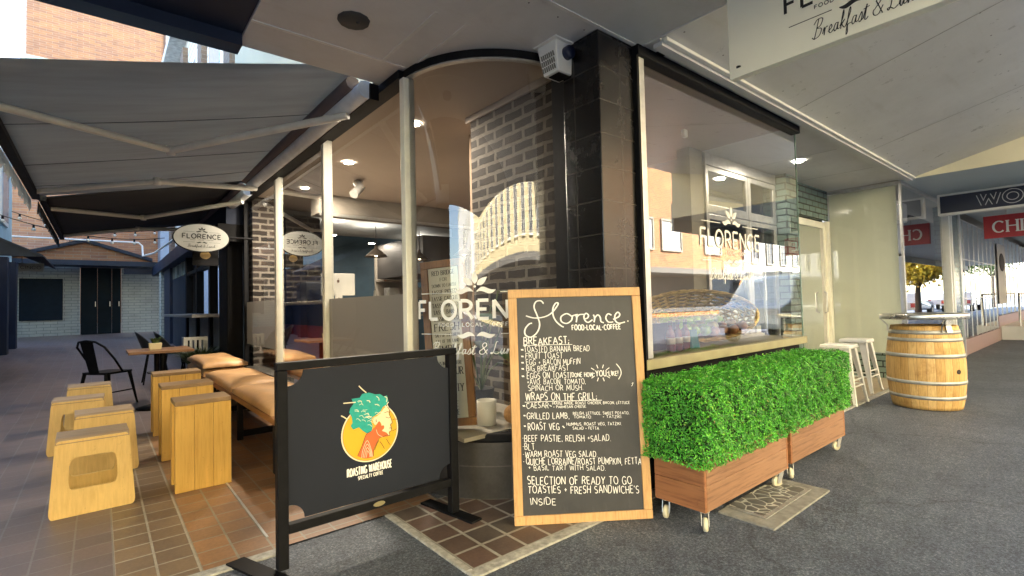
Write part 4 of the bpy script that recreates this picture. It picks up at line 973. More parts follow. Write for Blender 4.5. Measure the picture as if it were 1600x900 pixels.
def leafmat(name, c1, c2, rough=.5, tr=.3):
    m, nt, b = _new(name)
    gi = N(nt, "ShaderNodeNewGeometry"); c = ramp(nt, gi.outputs["Random Per Island"], [(0.0, c1), (1.0, c2)])
    nt.links.new(c, b.inputs["Base Color"]); b.inputs["Roughness"].default_value = rough; b.inputs["Specular IOR Level"].default_value = .4
    return m
HERB = leafmat("herb_leaf", (.03, .07, .02), (.09, .13, .035))
tuft(pt, "leaves", (.54, 7.72, .81), .06, .05, .05, 90, HERB, .07, .007, 3)
def tolix_leg(mb, top, bot, n1=.024, n0=.012): mb.tube([top, ((top[0] + bot[0]) / 2, (top[1] + bot[1]) / 2, (top[2] + bot[2]) / 2), bot], [n1, (n1 + n0) / 2, n0], 6, smooth=False)
ch = thing("metal_chair", "black metal cafe chair with looped tube back beside the table", "chair", (.08, 8.35, 0))
cx, cyy = .08, 8.35
MB().prism([(cx + a, cyy + b) for a, b in rrect(-.19, .20, -.19, .19, .05)], lambda a, b, h: (a, b, h), .43, .455).build("seat", BLACKS, ch)
for sx, sy in ((-1, -1), (-1, 1), (1, -1), (1, 1)):
    l = MB(); tolix_leg(l, (cx + sx * .16, cyy + sy * .16, .43), (cx + sx * .225, cyy + sy * .215, 0)); l.build("leg", BLACKS, ch)
hp = [(cx + .02, cyy - .20, .455), (cx - .10, cyy - .215, .62), (cx - .22, cyy - .20, .78), (cx - .27, cyy - .12, .85), (cx - .285, cyy, .865), (cx - .27, cyy + .12, .85), (cx - .22, cyy + .20, .78), (cx - .10, cyy + .215, .62), (cx + .02, cyy + .20, .455)]
MB().tube(hp, .013, 8).build("back_frame", BLACKS, ch)
MB().hexa([(cx - .18, cyy - .07, .45), (cx - .172, cyy - .07, .45), (cx - .172, cyy + .07, .45), (cx - .18, cyy + .07, .45)], [(cx - .286, cyy - .09, .86), (cx - .278, cyy - .09, .86), (cx - .278, cyy + .09, .86), (cx - .286, cyy + .09, .86)]).build("back_slat", BLACKS, ch)
for sy in (-1, 1): MB().tube([(cx + .19, cyy + sy * .19, .20), (cx - .19, cyy + sy * .19, .20)], .008, 6).build("stretcher", BLACKS, ch)

ch.rotation_euler = (0, 0, R(42))
# dark bucket stools at the bar, boxed planter crate, feathery plant
def bucket_stool(label, x, y, rz):
    z0 = lz(y); t = thing("bucket_stool", label, "stool", (x, y, z0), "dark bucket stools at the lane bar")
    mb = MB(); vs = []
    for j in range(9):
        for i in range(13):
            a = R(-110 + 220 * i / 12) + math.pi; k = j / 8
            hgt = .48 + k * (.10 + .26 * max(0, math.cos(a - math.pi)) ** .7)
            r = .14 + .075 * k
            vs.append((x + r * math.cos(a) - .05 * k, y + r * math.sin(a), z0 + hgt))
    mb.add(vs, [(j * 13 + i, j * 13 + i + 1, (j + 1) * 13 + i + 1, (j + 1) * 13 + i) for j in range(8) for i in range(12)], True)
    o = mb.build("shell", mat("charcoal_plastic", (.022, .024, .028), .45, var=.1), t); s = o.modifiers.new("thick", 'SOLIDIFY'); s.thickness = .012
    MB().lathe([(0, .47), (.17, .47), (.18, .485), (0, .49)], 20, (x, y, z0)).build("seat", MATS["charcoal_plastic"], t)
    for sx, sy in ((-1, -1), (-1, 1), (1, -1), (1, 1)): MB().tube([(x + sx * .10, y + sy * .10, z0 + .47), (x + sx * .17, y + sy * .17, z0)], .011, 6).build("leg", BLACK, t)
    MB().tube([(x + .145 * math.cos(R(a)) * 1.05, y + .145 * math.sin(R(a)) * 1.05, z0 + .17) for a in range(45, 406, 90)], .007, 5).build("foot_ring", BLACK, t)
    return t
bucket_stool("dark bucket seat stool on the left in front of the bar", .70, 9.9, 0)
bucket_stool("dark bucket seat stool on the right in front of the bar", .93, 9.75, 0)
cr_ = thing("slatted_stool", "silver slatted crate topped stool beside the black post at the bar", "stool", (1.18, 9.6, 0))
MB().box(1.02, 1.36, 9.45, 9.75, .50, .53).build("seat", mat("grey_plastic_seat", (.10, .10, .11), .5), cr_)
c2 = MB()
for k in range(5): c2.box(1.05 + k * .062, 1.085 + k * .062, 9.452, 9.462, .56, .74)
c2.box(1.03, 1.36, 9.45, 9.47, .74, .79).box(1.03, 1.36, 9.45, 9.47, .531, .565).box(1.03, 1.05, 9.452, 9.7, .531, .79).box(1.335, 1.36, 9.452, 9.7, .531, .79)
c2.build("crate", ALU, cr_)
for sx, sy in ((-1, -1), (-1, 1), (1, -1), (1, 1)): MB().tube([(1.18 + sx * .12, 9.6 + sy * .12, .50), (1.18 + sx * .17, 9.6 + sy * .17, .05)], .011, 6).build("leg", BLACK, cr_)
pl_ = thing("potted_plant", "feathery green plant in a black pot behind the leather bench", "plant", (1.22, 8.95, 0))
MB().lathe([(0, 0), (.15, 0), (.20, .38), (.185, .38), (.16, .30), (0, .30)], 20, (1.22, 8.95, 0)).build("pot", BLACK, pl_)
tuft(pl_, "foliage", (1.22, 8.95, .33), .24, .24, .3, 700, leafmat("feather_leaf", (.025, .045, .018), (.10, .13, .05)), .30, .006, 5, .9)

# ------------------------------------------------------------------ framed board sign
af = thing("sign_board", "dark board sign with round head emblem in a black steel frame on bar feet", "sign", (1.1, 2.48, 0))
YA0, YA1 = 2.455, 2.505
for x0, x1 in ((.625, .672), (1.552, 1.602)): boxpart("post", BLACKS, af, x0, x1, YA0, YA1, .012, .915, bevel=.004)
boxpart("top_rail", BLACKS, af, .625, 1.602, YA0, YA1, .9155, .953, bevel=.004)
boxpart("bottom_rail", BLACKS, af, .673, 1.551, YA0 + .004, YA1 - .004, .165, .208, bevel=.003)
MB().hexa([(.46, 2.715, 0), (.54, 2.73, 0), (.70, 2.27, 0), (.62, 2.255, 0)], [(.46, 2.715, .011), (.54, 2.73, .011), (.70, 2.27, .011), (.62, 2.255, .011)]).build("foot_bar", BLACKS, af)
MB().hexa([(1.50, 2.73, 0), (1.575, 2.74, 0), (1.645, 2.30, 0), (1.57, 2.29, 0)], [(1.50, 2.73, .011), (1.575, 2.74, .011), (1.645, 2.30, .011), (1.57, 2.29, .011)]).build("foot_bar", BLACKS, af)
bx0, bx1, bz0, bz1, nr = .674, 1.550, .222, .912, .072
def notch(cx_, cz_, a0):
    return [(cx_ + nr * math.cos(R(a0 - 90 * i / 8)), cz_ + nr * math.sin(R(a0 - 90 * i / 8))) for i in range(9)]
outl = notch(bx0, bz0, 90) + notch(bx1, bz0, 180) + notch(bx1, bz1, 270) + notch(bx0, bz1, 360)
afn = plane_fn((0, 2.468, 0), (1, 0, 0), (0, 0, 1))
SIGNB = mat("charcoal_board", (.014, .017, .026), .55, var=.16, scale=1.6, spec=.22)
bd = MB().prism(outl, afn, -.008, 0).build("board", SIGNB, af)
def LP(x, y):      # sign artwork grid to board metres
    X = 520 + x / 5.29; Y = 590 + y / 5.29
    return (.923 + (X - 533) * .003466, .42 + (718 - Y) * .003244 - (X - 577) * .0006)
def poly(pts, h0, m, name, sm=True):
    p = [LP(*q) for q in (smooth_pts(pts + [pts[0]], 4)[:-1] if sm else pts)]
    return MB().prism(p, afn, h0 - .0005, h0).build(name, m, bd)
EM = [mat("emblem_cream", (.78, .70, .50), .5, var=0), mat("emblem_yellow", (.72, .40, .018), .5, var=.05), mat("emblem_orange", (.62, .13, .03), .5, var=.04), mat("emblem_face", (.86, .70, .42), .5, var=.04), mat("emblem_teal", (.01, .33, .28), .5, var=.12, scale=60), mat("emblem_dark", (.05, .02, .01), .5, var=0)]
cc = LP(302, 452); cxr, czr = (LP(537, 452)[0] - LP(67, 452)[0]) / 2, (LP(302, 235)[1] - LP(302, 672)[1]) / 2
def circ(r, h, m, nm): MB().prism([(cc[0] + cxr * r * math.cos(2 * math.pi * i / 48), cc[1] + cxr * .97 * r * math.sin(2 * math.pi * i / 48)) for i in range(48)], afn, h - .0005, h).build(nm, m, bd)
circ(1.0, .001, EM[0], "emblem_ring"); circ(.955, .0016, EM[2], "emblem_ring"); circ(.94, .0022, EM[1], "emblem_disc")
poly([(190, 645), (230, 560), (262, 470), (300, 440), (345, 400), (372, 350), (400, 420), (450, 480), (420, 492), (372, 500), (350, 540), (322, 600), (318, 655), (250, 668)], .003, EM[2], "emblem_neck")
poly([(330, 330), (380, 300), (410, 255), (440, 235), (458, 262), (456, 300), (470, 330), (482, 372), (466, 385), (474, 420), (470, 440), (455, 450), (458, 478), (440, 470), (432, 455), (400, 462), (380, 430), (392, 390), (372, 360), (350, 385), (325, 375)], .0038, EM[3], "emblem_face")
poly([(380, 400), (410, 395), (412, 420), (395, 440), (430, 455), (445, 478), (400, 490), (360, 450), (352, 400)], .0044, EM[2], "emblem_beard")
poly([(160, 430), (140, 400), (155, 375), (150, 330), (130, 290), (140, 255), (165, 220), (150, 180), (215, 168), (235, 135), (290, 122), (345, 135), (380, 130), (415, 150), (440, 140), (452, 185), (440, 215), (405, 240), (380, 285), (340, 312), (315, 328), (305, 365), (318, 400), (310, 435), (295, 452), (270, 462), (235, 440), (205, 410)], .0052, EM[4], "emblem_hair", sm=False)
ln = MB()
def lpl(pts, w_, h=.0058): ribbon(ln, [LP(*q) for q in smooth_pts(pts, 4)], w_, afn, h, .0003)
for k in range(26):
    a = rng.uniform(0, 6.28); r_0 = rng.uniform(.1, .9) ** .7; px, py = 275 + 120 * r_0 * math.cos(a), 285 + 130 * r_0 * math.sin(a)
    if 150 < px < 400: lpl([(px, py), (px + rng.uniform(12, 24), py + rng.uniform(-14, 4)), (px + rng.uniform(26, 44), py + rng.uniform(-6, 16))], .0022)
for q in ([(208, 70), (238, 100), (268, 124)], [(85, 218), (130, 212), (182, 206)], [(66, 318), (90, 330), (110, 345)]): lpl(q, .0055)
for q in ([(420, 150), (440, 160), (435, 195)], [(350, 150), (370, 165), (372, 185)], [(455, 195), (440, 215), (452, 240)], [(270, 190), (290, 190), (298, 205)], [(265, 330), (290, 322), (310, 325)]): lpl(q, .004)
for r in range(4): lpl([(222 + r * 12, 660), (235 + r * 10, 590 + r * 14), (270, 520 + r * 28), (300 - r * 4, 590 + r * 14), (312 - r * 8, 655)], .0025)
lpl([(345, 430), (360, 470), (400, 492)], .0022); lpl([(320, 340), (340, 325), (352, 345), (345, 385), (330, 378), (318, 345)], .004)
ln.build("emblem_line", EM[0], bd)
dl = MB()
ribbon(dl, [LP(*q) for q in smooth_pts([(440, 235), (460, 262), (458, 298), (470, 328), (484, 372), (466, 386), (476, 420), (470, 440), (455, 452), (458, 480), (438, 474)], 4)], .0026, afn, .0062, .0003)
ribbon(dl, [LP(*q) for q in smooth_pts([(438, 474), (400, 490), (372, 500), (350, 540), (322, 600), (318, 650)], 4)], .0022, afn, .0062, .0003)
ribbon(dl, [LP(*q) for q in smooth_pts([(300, 445), (262, 470), (228, 560), (192, 640)], 4)], .0022, afn, .0062, .0003)
for q in ([(415, 288), (440, 278), (464, 282)], [(425, 322), (448, 332), (462, 326)], [(475, 420), (465, 415), (455, 418)], [(350, 345), (343, 355), (350, 365)], [(330, 600), (345, 560), (365, 520)], [(375, 530), (395, 560), (412, 590)], [(430, 510), (450, 545), (462, 560)], [(485, 345), (510, 338), (530, 345)], [(480, 440), (505, 432), (520, 420)]): ribbon(dl, [LP(*s) for s in q], .0026, afn, .0062, .0003)
dl.build("emblem_crease", EM[5], bd)
tx = MB()
a0, a1 = LP(112, 790), LP(474, 790)
write(tx, "ROASTING WAREHOUSE", a0[0], .357, .038, afn, x1=a1[0], wt=.155, gap=.3, h=.001); tx.build("lettering", LETW, bd); tx = MB()
a0, a1 = LP(196, 820), LP(398, 820)
write(tx, "SPECIALTY COFFEE", a0[0], .331, .017, afn, x1=a1[0], wt=.19, gap=.34, h=.001)
tx.build("lettering", LETW, bd)
MB().prism([(1.112 + .032 * math.cos(R(a)), .188 + .012 * math.sin(R(a))) for a in range(0, 360, 20)], plane_fn((0, YA0 + .003, 0), (1, 0, 0), (0, 0, 1)), 0, .004).build("maker_badge", mat("gold_badge", (.42, .36, .20), .3, metal=.6, var=.1), af)

# ------------------------------------------------------------------ chalk menu board
A0, A1 = Vector((1.728, 2.112, 0)), Vector((2.352, 1.668, 0))
ub = (A1 - A0).normalized(); nb = Vector((ub.y, -ub.x, 0)); BWID = (A1 - A0).length
tilt = .085; BH = 1.285
vb = Vector((-nb.x * tilt, -nb.y * tilt, 1)).normalized()
cb_ = thing("menu_board", "tall chalkboard menu in a pale oak frame standing on the corner paving", "sign", tuple((A0 + A1) / 2))
cfn = plane_fn(A0, ub, vb)
FWD = .048
MB().prism([(0, 0), (BWID, 0), (BWID, FWD), (0, FWD)], cfn, -.03, 0).build("frame_rail", OAK, cb_, bevel=.003)
MB().prism([(0, BH - FWD), (BWID, BH - FWD), (BWID, BH), (0, BH)], cfn, -.03, 0).build("frame_rail", OAK, cb_, bevel=.003)
for u0 in (0, BWID - FWD): MB().prism([(u0, FWD + .001), (u0 + FWD, FWD + .001), (u0 + FWD, BH - FWD - .001), (u0, BH - FWD - .001)], cfn, -.03, -.0005).build("frame_stile", OAK, cb_, bevel=.003)
def chalkmat():
    m, nt, b = _new("slate_board"); p = objc(nt)
    n1 = noise(nt, p, 3.0, 5, .65); n2 = noise(nt, p, 1.0, 5, .7, (30, 6, 6))
    c = ramp(nt, n1, [(.3, (.026, .027, .031)), (.7, (.050, .049, .051))]); s = ramp(nt, n2, [(.55, (0, 0, 0)), (.85, (.022, .021, .021))])
    nt.links.new(mixc(nt, 1.0, c, s, 'ADD'), b.inputs["Base Color"]); b.inputs["Roughness"].default_value = .5; return m
sl_ = MB().prism([(FWD - .004, FWD - .004), (BWID - FWD + .004, FWD - .004), (BWID - FWD + .004, BH - FWD + .004), (FWD - .004, BH - FWD + .004)], cfn, -.018, -.010).build("slate", chalkmat(), cb_)
back = cfn(0, 0, 0)
for u0 in (.02, BWID - .06):      # rear legs of the stand
    p0 = Vector(cfn(u0 + .02, BH - .05, -.034)); p1 = p0 - Vector((nb.x, nb.y, 0)) * .30; p1.z = 0
    MB().tube([p0, p1], .016, 4, smooth=False).build("rear_leg", OAK, cb_)
# writing: board grid in the photographed proportions, converted to board metres
def BG(x, y):
    X = 790 + x / 4.5; Yp = 450 + y / 4.5
    return ((X - 803) / 209.5 * BWID, (819 - (X - 803) * .055 - Yp) / (361 - (X - 803) * .055) * BH)
CHK = mat("chalk_white", (.80, .80, .77), .8, var=.12, scale=120)
wr = MB(); hh = -.0095
def row(txt, x0, x1, top, base, wt=.10, hand=.9, dy=0):
    a = BG(x0, base + dy); b = BG(x1, base + dy); t_ = BG(x0, top + dy)
    ang = (b[1] - a[1]) / (b[0] - a[0])
    write(wr, txt, a[0], 0, t_[1] - a[1], lambda u, v, h: cfn(u, a[1] + (u - a[0]) * ang + v, h), x1=b[0], wt=wt, gap=.26, hand=hand, h=hh)
def stroke(pts, wd): ribbon(wr, [BG(*q) for q in smooth_pts(pts, 5)], wd, cfn, hh, .0006, .25)
for q in ([(308, 140), (290, 120), (255, 125), (240, 165), (262, 230), (275, 290), (255, 345), (210, 378), (172, 360), (172, 320), (200, 285), (222, 278)],
          [(180, 225), (240, 242), (310, 235), (360, 210), (400, 165), (412, 140), (395, 138), (375, 170), (372, 220), (390, 265), (425, 300), (445, 310)],
          [(505, 235), (470, 215), (430, 235), (430, 270), (465, 285), (500, 265), (510, 235), (520, 228), (548, 222)], [(530, 222), (540, 245), (535, 278)], [(537, 247), (558, 225), (592, 222)],
          [(590, 255), (615, 250), (625, 230), (608, 215), (592, 235), (598, 265), (620, 280), (652, 262)], [(660, 226), (668, 250), (662, 280)], [(664, 255), (690, 228), (708, 245), (712, 275), (732, 285)],
          [(790, 232), (765, 222), (748, 250), (765, 280), (800, 280)], [(800, 262), (840, 245), (850, 225), (835, 212), (815, 235), (815, 270), (840, 290), (885, 282)], [(902, 274), (910, 278)]): stroke(q, .0085)
row("FOOD-LOCAL-COFFEE", 503, 850, 297, 332, .2)
row("BREAKFAST;", 160, 478, 380, 430, .13); stroke([(153, 437), (330, 434), (500, 434)], .004)
row("TOASTED BANANA BREAD", 160, 620, 442, 482); row("FRUIT TOAST", 170, 428, 490, 529); row("EGG + BACON MUFFIN", 172, 550, 535, 573)
row("BIG BREAKFAST", 172, 467, 578, 616); row("EGGS ON TOAST(", 175, 482, 626, 668); row("DONE HOW", 488, 636, 632, 662, .15); row("-YOU-", 640, 746, 615, 656, .14); row("LIKE!", 750, 815, 622, 655, .15)
row("+AVO, BACON, TOMATO,", 175, 582, 674, 710); row("SPINACH OR MUSH.", 180, 562, 716, 753); row("WRAPS ON THE GRILL;", 160, 655, 772, 822); stroke([(153, 832), (420, 826), (690, 824)], .004)
stroke([(806, 574), (832, 610), (836, 645), (816, 682)], .005)
for a in range(0, 360, 36):
    if abs(math.sin(R(a))) > .3:
        stroke([(690 + 52 * math.cos(R(a)), 636 + 34 * math.sin(R(a))), (690 + 66 * math.cos(R(a)), 636 + 48 * math.sin(R(a))), (690 + 80 * math.cos(R(a)), 636 + 60 * math.sin(R(a)))], .005)
row("CAESAR~", 165, 338, 836, 873); row("HOUSE MADE, ROAST CHICKEN, BACON, LETTUCE", 345, 885, 832, 850, .16); row("+ PARMESAN CHEESE.", 350, 580, 857, 874, .16)
D = 810
row("GRILLED LAMB,", 165, 455, 97, 138, dy=D); row("RELISH, LETTUCE, SWEET POTATO,", 485, 878, 93, 111, .16, dy=D); row("TOMATO.      + TATZIKI.", 490, 826, 118, 136, .16, dy=D)
row("ROAST VEG ~", 170, 422, 166, 212, dy=D); row("HUMMUS, ROAST VEG, TATZIKI.", 437, 820, 165, 184, .16, dy=D); row("SALAD + FETTA.", 478, 665, 195, 213, .16, dy=D)
row("BEEF PASTIE, RELISH +SALAD.", 143, 738, 248, 290, dy=D); row("BLT.", 143, 220, 308, 348, dy=D); row("WARM ROAST VEG SALAD.", 145, 640, 356, 396, dy=D)
row("QUICHE LORRAINE/ROAST PUMPKIN, FETTA", 150, 944, 403, 446, dy=D); row("+ BASIL TART WITH SALAD.", 165, 692, 452, 485, dy=D)
row("SELECTION OF READY TO GO", 155, 868, 528, 578, dy=D); row("TOASTIES + FRESH SANDWICHE'S", 157, 915, 588, 636, dy=D); row("INSIDE", 170, 340, 668, 712, dy=D)
for yb in (482, 529, 573, 616, 668, 873): row("*", 136, 156, yb - 30, yb - 4, .2)
for yb in (275, 332, 385, 434): row(".", 129, 135, yb - 40, yb - 4, .2, dy=D)
for yb in (128, 200): row("*", 140, 156, yb - 26, yb - 4, .2, dy=D)
stroke([(908, 712), (918, 706), (912, 722), (905, 730)], .003)
wr.build("chalk_writing", CHK, sl_)

# ------------------------------------------------------------------ rolling planters with clipped hedges
def hedgemat():
    m, nt, b = _new("box_leaf")
    gi = N(nt, "ShaderNodeNewGeometry"); c = ramp(nt, gi.outputs["Random Per Island"], [(0.0, (.020, .12, .012)), (.4, (.050, .30, .028)), (.8, (.12, .50, .042)), (.985, (.24, .62, .07)), (1.0, (.38, .30, .10))])
    big = noise(nt, posn(nt), 5.0, 3, .6); d = ramp(nt, big, [(.3, (.72, .78, .74)), (.7, (1.15, 1.12, 1.0))])
    nt.links.new(mixc(nt, 1.0, c, d, 'MULTIPLY'), b.inputs["Base Color"]); b.inputs["Roughness"].default_value = .38; b.inputs["Specular IOR Level"].default_value = .5
    return m
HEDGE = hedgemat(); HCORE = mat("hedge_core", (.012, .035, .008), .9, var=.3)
def hedge_mesh(x0, x1, y0, y1, z0, z1, n, seed):
    rg = np.random.default_rng(seed)
    L, W_, H_ = x1 - x0, y1 - y0, z1 - z0
    ar = np.array([L * H_, L * H_, W_ * H_, W_ * H_, L * W_]); f = rg.choice(5, n, p=ar / ar.sum()); a, b_ = rg.random(n), rg.random(n)
    P = np.zeros((n, 3)); Nn = np.zeros((n, 3))
    for k, (ax_, val, s) in enumerate(((1, y0, -1), (1, y1, 1), (0, x0, -1), (0, x1, 1), (2, z1, 1))):
        i = f == k; o = [j for j in range(3) if j != ax_]
        lo = (x0, y0, z0); sz = (L, W_, H_)
        P[i, o[0]] = lo[o[0]] + a[i] * sz[o[0]]; P[i, o[1]] = lo[o[1]] + b_[i] * sz[o[1]]; P[i, ax_] = val; Nn[i, ax_] = s
    # lumps and rounded edges
    lump = .011 * np.sin(P[:, 0] * 17 + P[:, 2] * 13 + seed) * np.sin(P[:, 1] * 21 + P[:, 2] * 19) + .009 * np.sin(P[:, 0] * 41 + P[:, 2] * 37)
    P += Nn * (lump + rg.normal(-.003, .009, n))[:, None]
    c = np.array([(x0 + x1) / 2, (y0 + y1) / 2, (z0 + z1) / 2]); q = np.abs(P - c) / (np.array([L, W_, H_]) / 2); e = np.sort(q, axis=1)[:, 1]
    P -= (P - c) * (np.clip(e - .90, 0, 1) * .16)[:, None] * np.array([.25, 1, .6])
    d = rg.normal(size=(n, 3)) * .75 + Nn * .9 + np.array([0, 0, .35]); d /= np.linalg.norm(d, axis=1)[:, None]
    t = rg.normal(size=(n, 3)); t -= d * (t * d).sum(1)[:, None]; t /= np.linalg.norm(t, axis=1)[:, None]; s_ = np.cross(d, t)
    l = rg.uniform(.0065, .0115, n)[:, None]; w2 = l * .36
    V = np.stack([P - t * l * .9, P + s_ * w2 + d * l * .15, P + t * l, P - s_ * w2 + d * l * .15], axis=1).reshape(-1, 3)
    F = np.arange(4 * n).reshape(-1, 4)
    return V, F
def planter(label, x0, x1, y0, y1, seed):
    hl_ = thing("planter_box", label, "planter", ((x0 + x1) / 2, (y0 + y1) / 2, 0), "red timber planters on castors")
    z0, zm, z1 = .105, .235, .365
    for za, zb in ((z0, zm - .001), (zm + .001, z1)):
        boxpart("side_board", PLANTW, hl_, x0 + .021, x1 - .021, y0, y0 + .02, za, zb, bevel=.003); boxpart("side_board", PLANTW, hl_, x0 + .021, x1 - .021, y1 - .02, y1, za, zb, bevel=.003)
        boxpart("end_board", PLANTE, hl_, x0, x0 + .02, y0 + .0, y1 - .0, za, zb, bevel=.003); boxpart("end_board", PLANTE, hl_, x1 - .02, x1, y0, y1, za, zb, bevel=.003)
    boxpart("base_board", PLANTW, hl_, x0 + .022, x1 - .022, y0 + .022, y1 - .022, z0 + .002, z0 + .03)
    for cx_, cy2, an in ((x0 + .05, y0 + .035, 35), (x0 + .05, y1 - .04, 20), (x1 - .07, y0 + .03, -20), (x1 - .06, y1 - .05, 60)):
        c = MB(); c.lathe([(0, .092), (.026, .092), (.026, .104), (0, .104)], 12, (cx_, cy2, 0))
        dx, dy = math.cos(R(an)), math.sin(R(an)); wx, wy = cx_ - dx * .022, cy2 - dy * .022
        for s in (-1, 1): ox, oy = -dy * .017 * s, dx * .017 * s; c.hexa([(wx + ox - dx * .012, wy + oy - dy * .012, .03), (wx + ox + dx * .012, wy + oy + dy * .012, .03), (wx + ox * 1.15 + dx * .012, wy + oy * 1.15 + dy * .012, .03), (wx + ox * 1.15 - dx * .012, wy + oy * 1.15 - dy * .012, .03)],
                     [(cx_ + ox - dx * .02, cy2 + oy - dy * .02, .094), (cx_ + ox + dx * .02, cy2 + oy + dy * .02, .094), (cx_ + ox * 1.15 + dx * .02, cy2 + oy * 1.15 + dy * .02, .094), (cx_ + ox * 1.15 - dx * .02, cy2 + oy * 1.15 - dy * .02, .094)])
        fk = c.build("castor", ALU, hl_)
        wv = MB(); n_ = Vector((-dy, dx, 0)); rings = []
        for r, h in ((.008, -.012), (.030, -.012), (.035, -.007), (.035, .007), (.030, .012), (.008, .012)):
            rings.append([(wx + n_.x * h + dx * r * math.cos(t), wy + n_.y * h + dy * r * math.cos(t), .035 + r * math.sin(t)) for t in np.linspace(0, 2 * math.pi, 20, False)])
        wv.add(sum(rings, []), [(j * 20 + i, j * 20 + (i + 1) % 20, (j + 1) * 20 + (i + 1) % 20, (j + 1) * 20 + i) for j in range(5) for i in range(20)], True)
        wv.build("wheel", mat("cream_rubber", (.60, .55, .38), .5, var=.1), fk)
    return hl_
PLANTE = wood("red_stained_end_timber", (.34, .145, .060), (.19, .072, .032), 1, .5, 5)
def hedge(label, x0, x1, y0, y1, seed):
    t = thing("clipped_hedge", label, "hedge", ((x0 + x1) / 2, (y0 + y1) / 2, .35), "box hedges in the rolling planters")
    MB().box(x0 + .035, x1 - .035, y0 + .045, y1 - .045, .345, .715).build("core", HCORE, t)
    V, F = hedge_mesh(x0, x1, y0, y1, .335, .755, 44000, seed)
    o = t.location; V = V - np.array(o)
    me = bpy.data.meshes.new("foliage"); me.from_pydata(V.tolist(), [], F.tolist()); me.materials.append(HEDGE)
    ob = bpy.data.objects.new("foliage", me); COL.objects.link(ob); ob.parent = t
planter("red stained timber planter on castors nearest to the chalkboard", 2.385, 3.40, 1.375, 1.675, 1)
planter("red stained timber planter on castors nearest to the white stools", 3.50, 4.52, 1.395, 1.695, 2)
hedge("clipped green box hedge rising from the planter beside the chalkboard", 2.345, 3.46, 1.335, 1.715, 3)
hedge("clipped green box hedge rising from the planter beside the white stools", 3.45, 4.56, 1.355, 1.735, 8)

# access cover
ac = thing("access_cover", "square grey metal access cover with crazed pattern set in the footpath", "access cover", (3.08, 1.32, 0))
MB().box(2.69, 3.48, 1.17, 1.475, -.02, .004).build("frame", mat("worn_concrete", (.24, .23, .20), .7, var=.3, scale=14, bmp=.3), ac, bevel=.003)
MB().box(2.775, 3.40, 1.245, 1.472, .0045, .010).build("rim", mat("dull_steel", (.30, .29, .26), .5, metal=.3, var=.3, scale=20), ac, bevel=.002)
def cracked():
    m, nt, b = _new("crazed_plate"); v = N(nt, "ShaderNodeTexVoronoi", feature='DISTANCE_TO_EDGE'); v.inputs["Scale"].default_value = 15
    nz = N(nt, "ShaderNodeTexNoise"); nz.inputs["Scale"].default_value = 6; nt.links.new(posn(nt), nz.inputs["Vector"])
    mx = mixc(nt, .06, posn(nt), nz.outputs["Color"]); nt.links.new(mx, v.inputs["Vector"])
    nt.links.new(ramp(nt, v.outputs["Distance"], [(.03, (.46, .45, .38)), (.06, (.12, .115, .10))]), b.inputs["Base Color"]); b.inputs["Roughness"].default_value = .5
    bump(nt, b, v.outputs["Distance"], .8, .01); return m
MB().box(2.80, 3.375, 1.27, 1.468, .0105, .013).build("plate", cracked(), ac)

# ------------------------------------------------------------------ barrel table and white stools
def stavemat():
    m, nt, b = _new("barrel_staves"); p = objc(nt); sp = N(nt, "ShaderNodeSeparateXYZ"); nt.links.new(p, sp.inputs[0])
    at = N(nt, "ShaderNodeMath", operation='ARCTAN2'); nt.links.new(sp.outputs[1], at.inputs[0]); nt.links.new(sp.outputs[0], at.inputs[1])
    ml = N(nt, "ShaderNodeMath", operation='MULTIPLY'); ml.inputs[1].default_value = 28 / (2 * math.pi); nt.links.new(at.outputs[0], ml.inputs[0])
    fr = N(nt, "ShaderNodeMath", operation='FRACT'); nt.links.new(ml.outputs[0], fr.inputs[0]); fl = N(nt, "ShaderNodeMath", operation='FLOOR'); nt.links.new(ml.outputs[0], fl.inputs[0])
    wn = N(nt, "ShaderNodeTexWhiteNoise", noise_dimensions='1D'); nt.links.new(fl.outputs[0], wn.inputs["W"])
    base = ramp(nt, wn.outputs["Value"], [(0, (.54, .33, .11)), (.5, (.66, .43, .16)), (1, (.72, .50, .22))])
    gr_ = noise(nt, p, 9, 5, .65, (10, 10, .7)); g2 = ramp(nt, gr_, [(.3, (.72, .66, .58)), (.65, (1.05, 1.03, 1))])
    c = mixc(nt, 1.0, base, g2, 'MULTIPLY'); j = ramp(nt, fr.outputs[0], [(.0, (.35, .25, .15)), (.035, (1, 1, 1)), (.965, (1, 1, 1)), (1, (.35, .25, .15))]); c = mixc(nt, 1.0, c, j, 'MULTIPLY')
    st = noise(nt, p, 3.2, 6, .75); s2 = ramp(nt, st, [(.52, (1, 1, 1)), (.66, (.72, .62, .50)), (.78, (.36, .28, .20))]); c = mixc(nt, .85, c, s2, 'MULTIPLY'); vst = noise(nt, p, 2.5, 5, .75, (9, 9, 1.2)); c = mixc(nt, .7, c, ramp(nt, vst, [(.55, (1, 1, 1)), (.70, (.60, .50, .40))]), 'MULTIPLY')
    dt = noise(nt, p, 55, 3, .6); d2 = ramp(nt, dt, [(.68, (1, 1, 1)), (.74, (.35, .26, .18))]); c = mixc(nt, .7, c, d2, 'MULTIPLY')
    nt.links.new(c, b.inputs["Base Color"]); b.inputs["Roughness"].default_value = .6; bump(nt, b, gr_, .3, .006); return m
STAVE = stavemat()
BX, BY = 6.88, 1.34
bt = thing("barrel_table", "yellow oak wine barrel with galvanised hoops and round steel table top", "table", (BX, BY, 0))
BHH = .865
def br(z): k = (z / BHH - .47) / .53; return .338 - .054 * k * k
prof = [(0, .0)] + [(br(BHH * i / 24), BHH * i / 24) for i in range(25)] + [(br(BHH) - .03, BHH), (br(BHH) - .032, BHH - .03), (0, BHH - .03)]
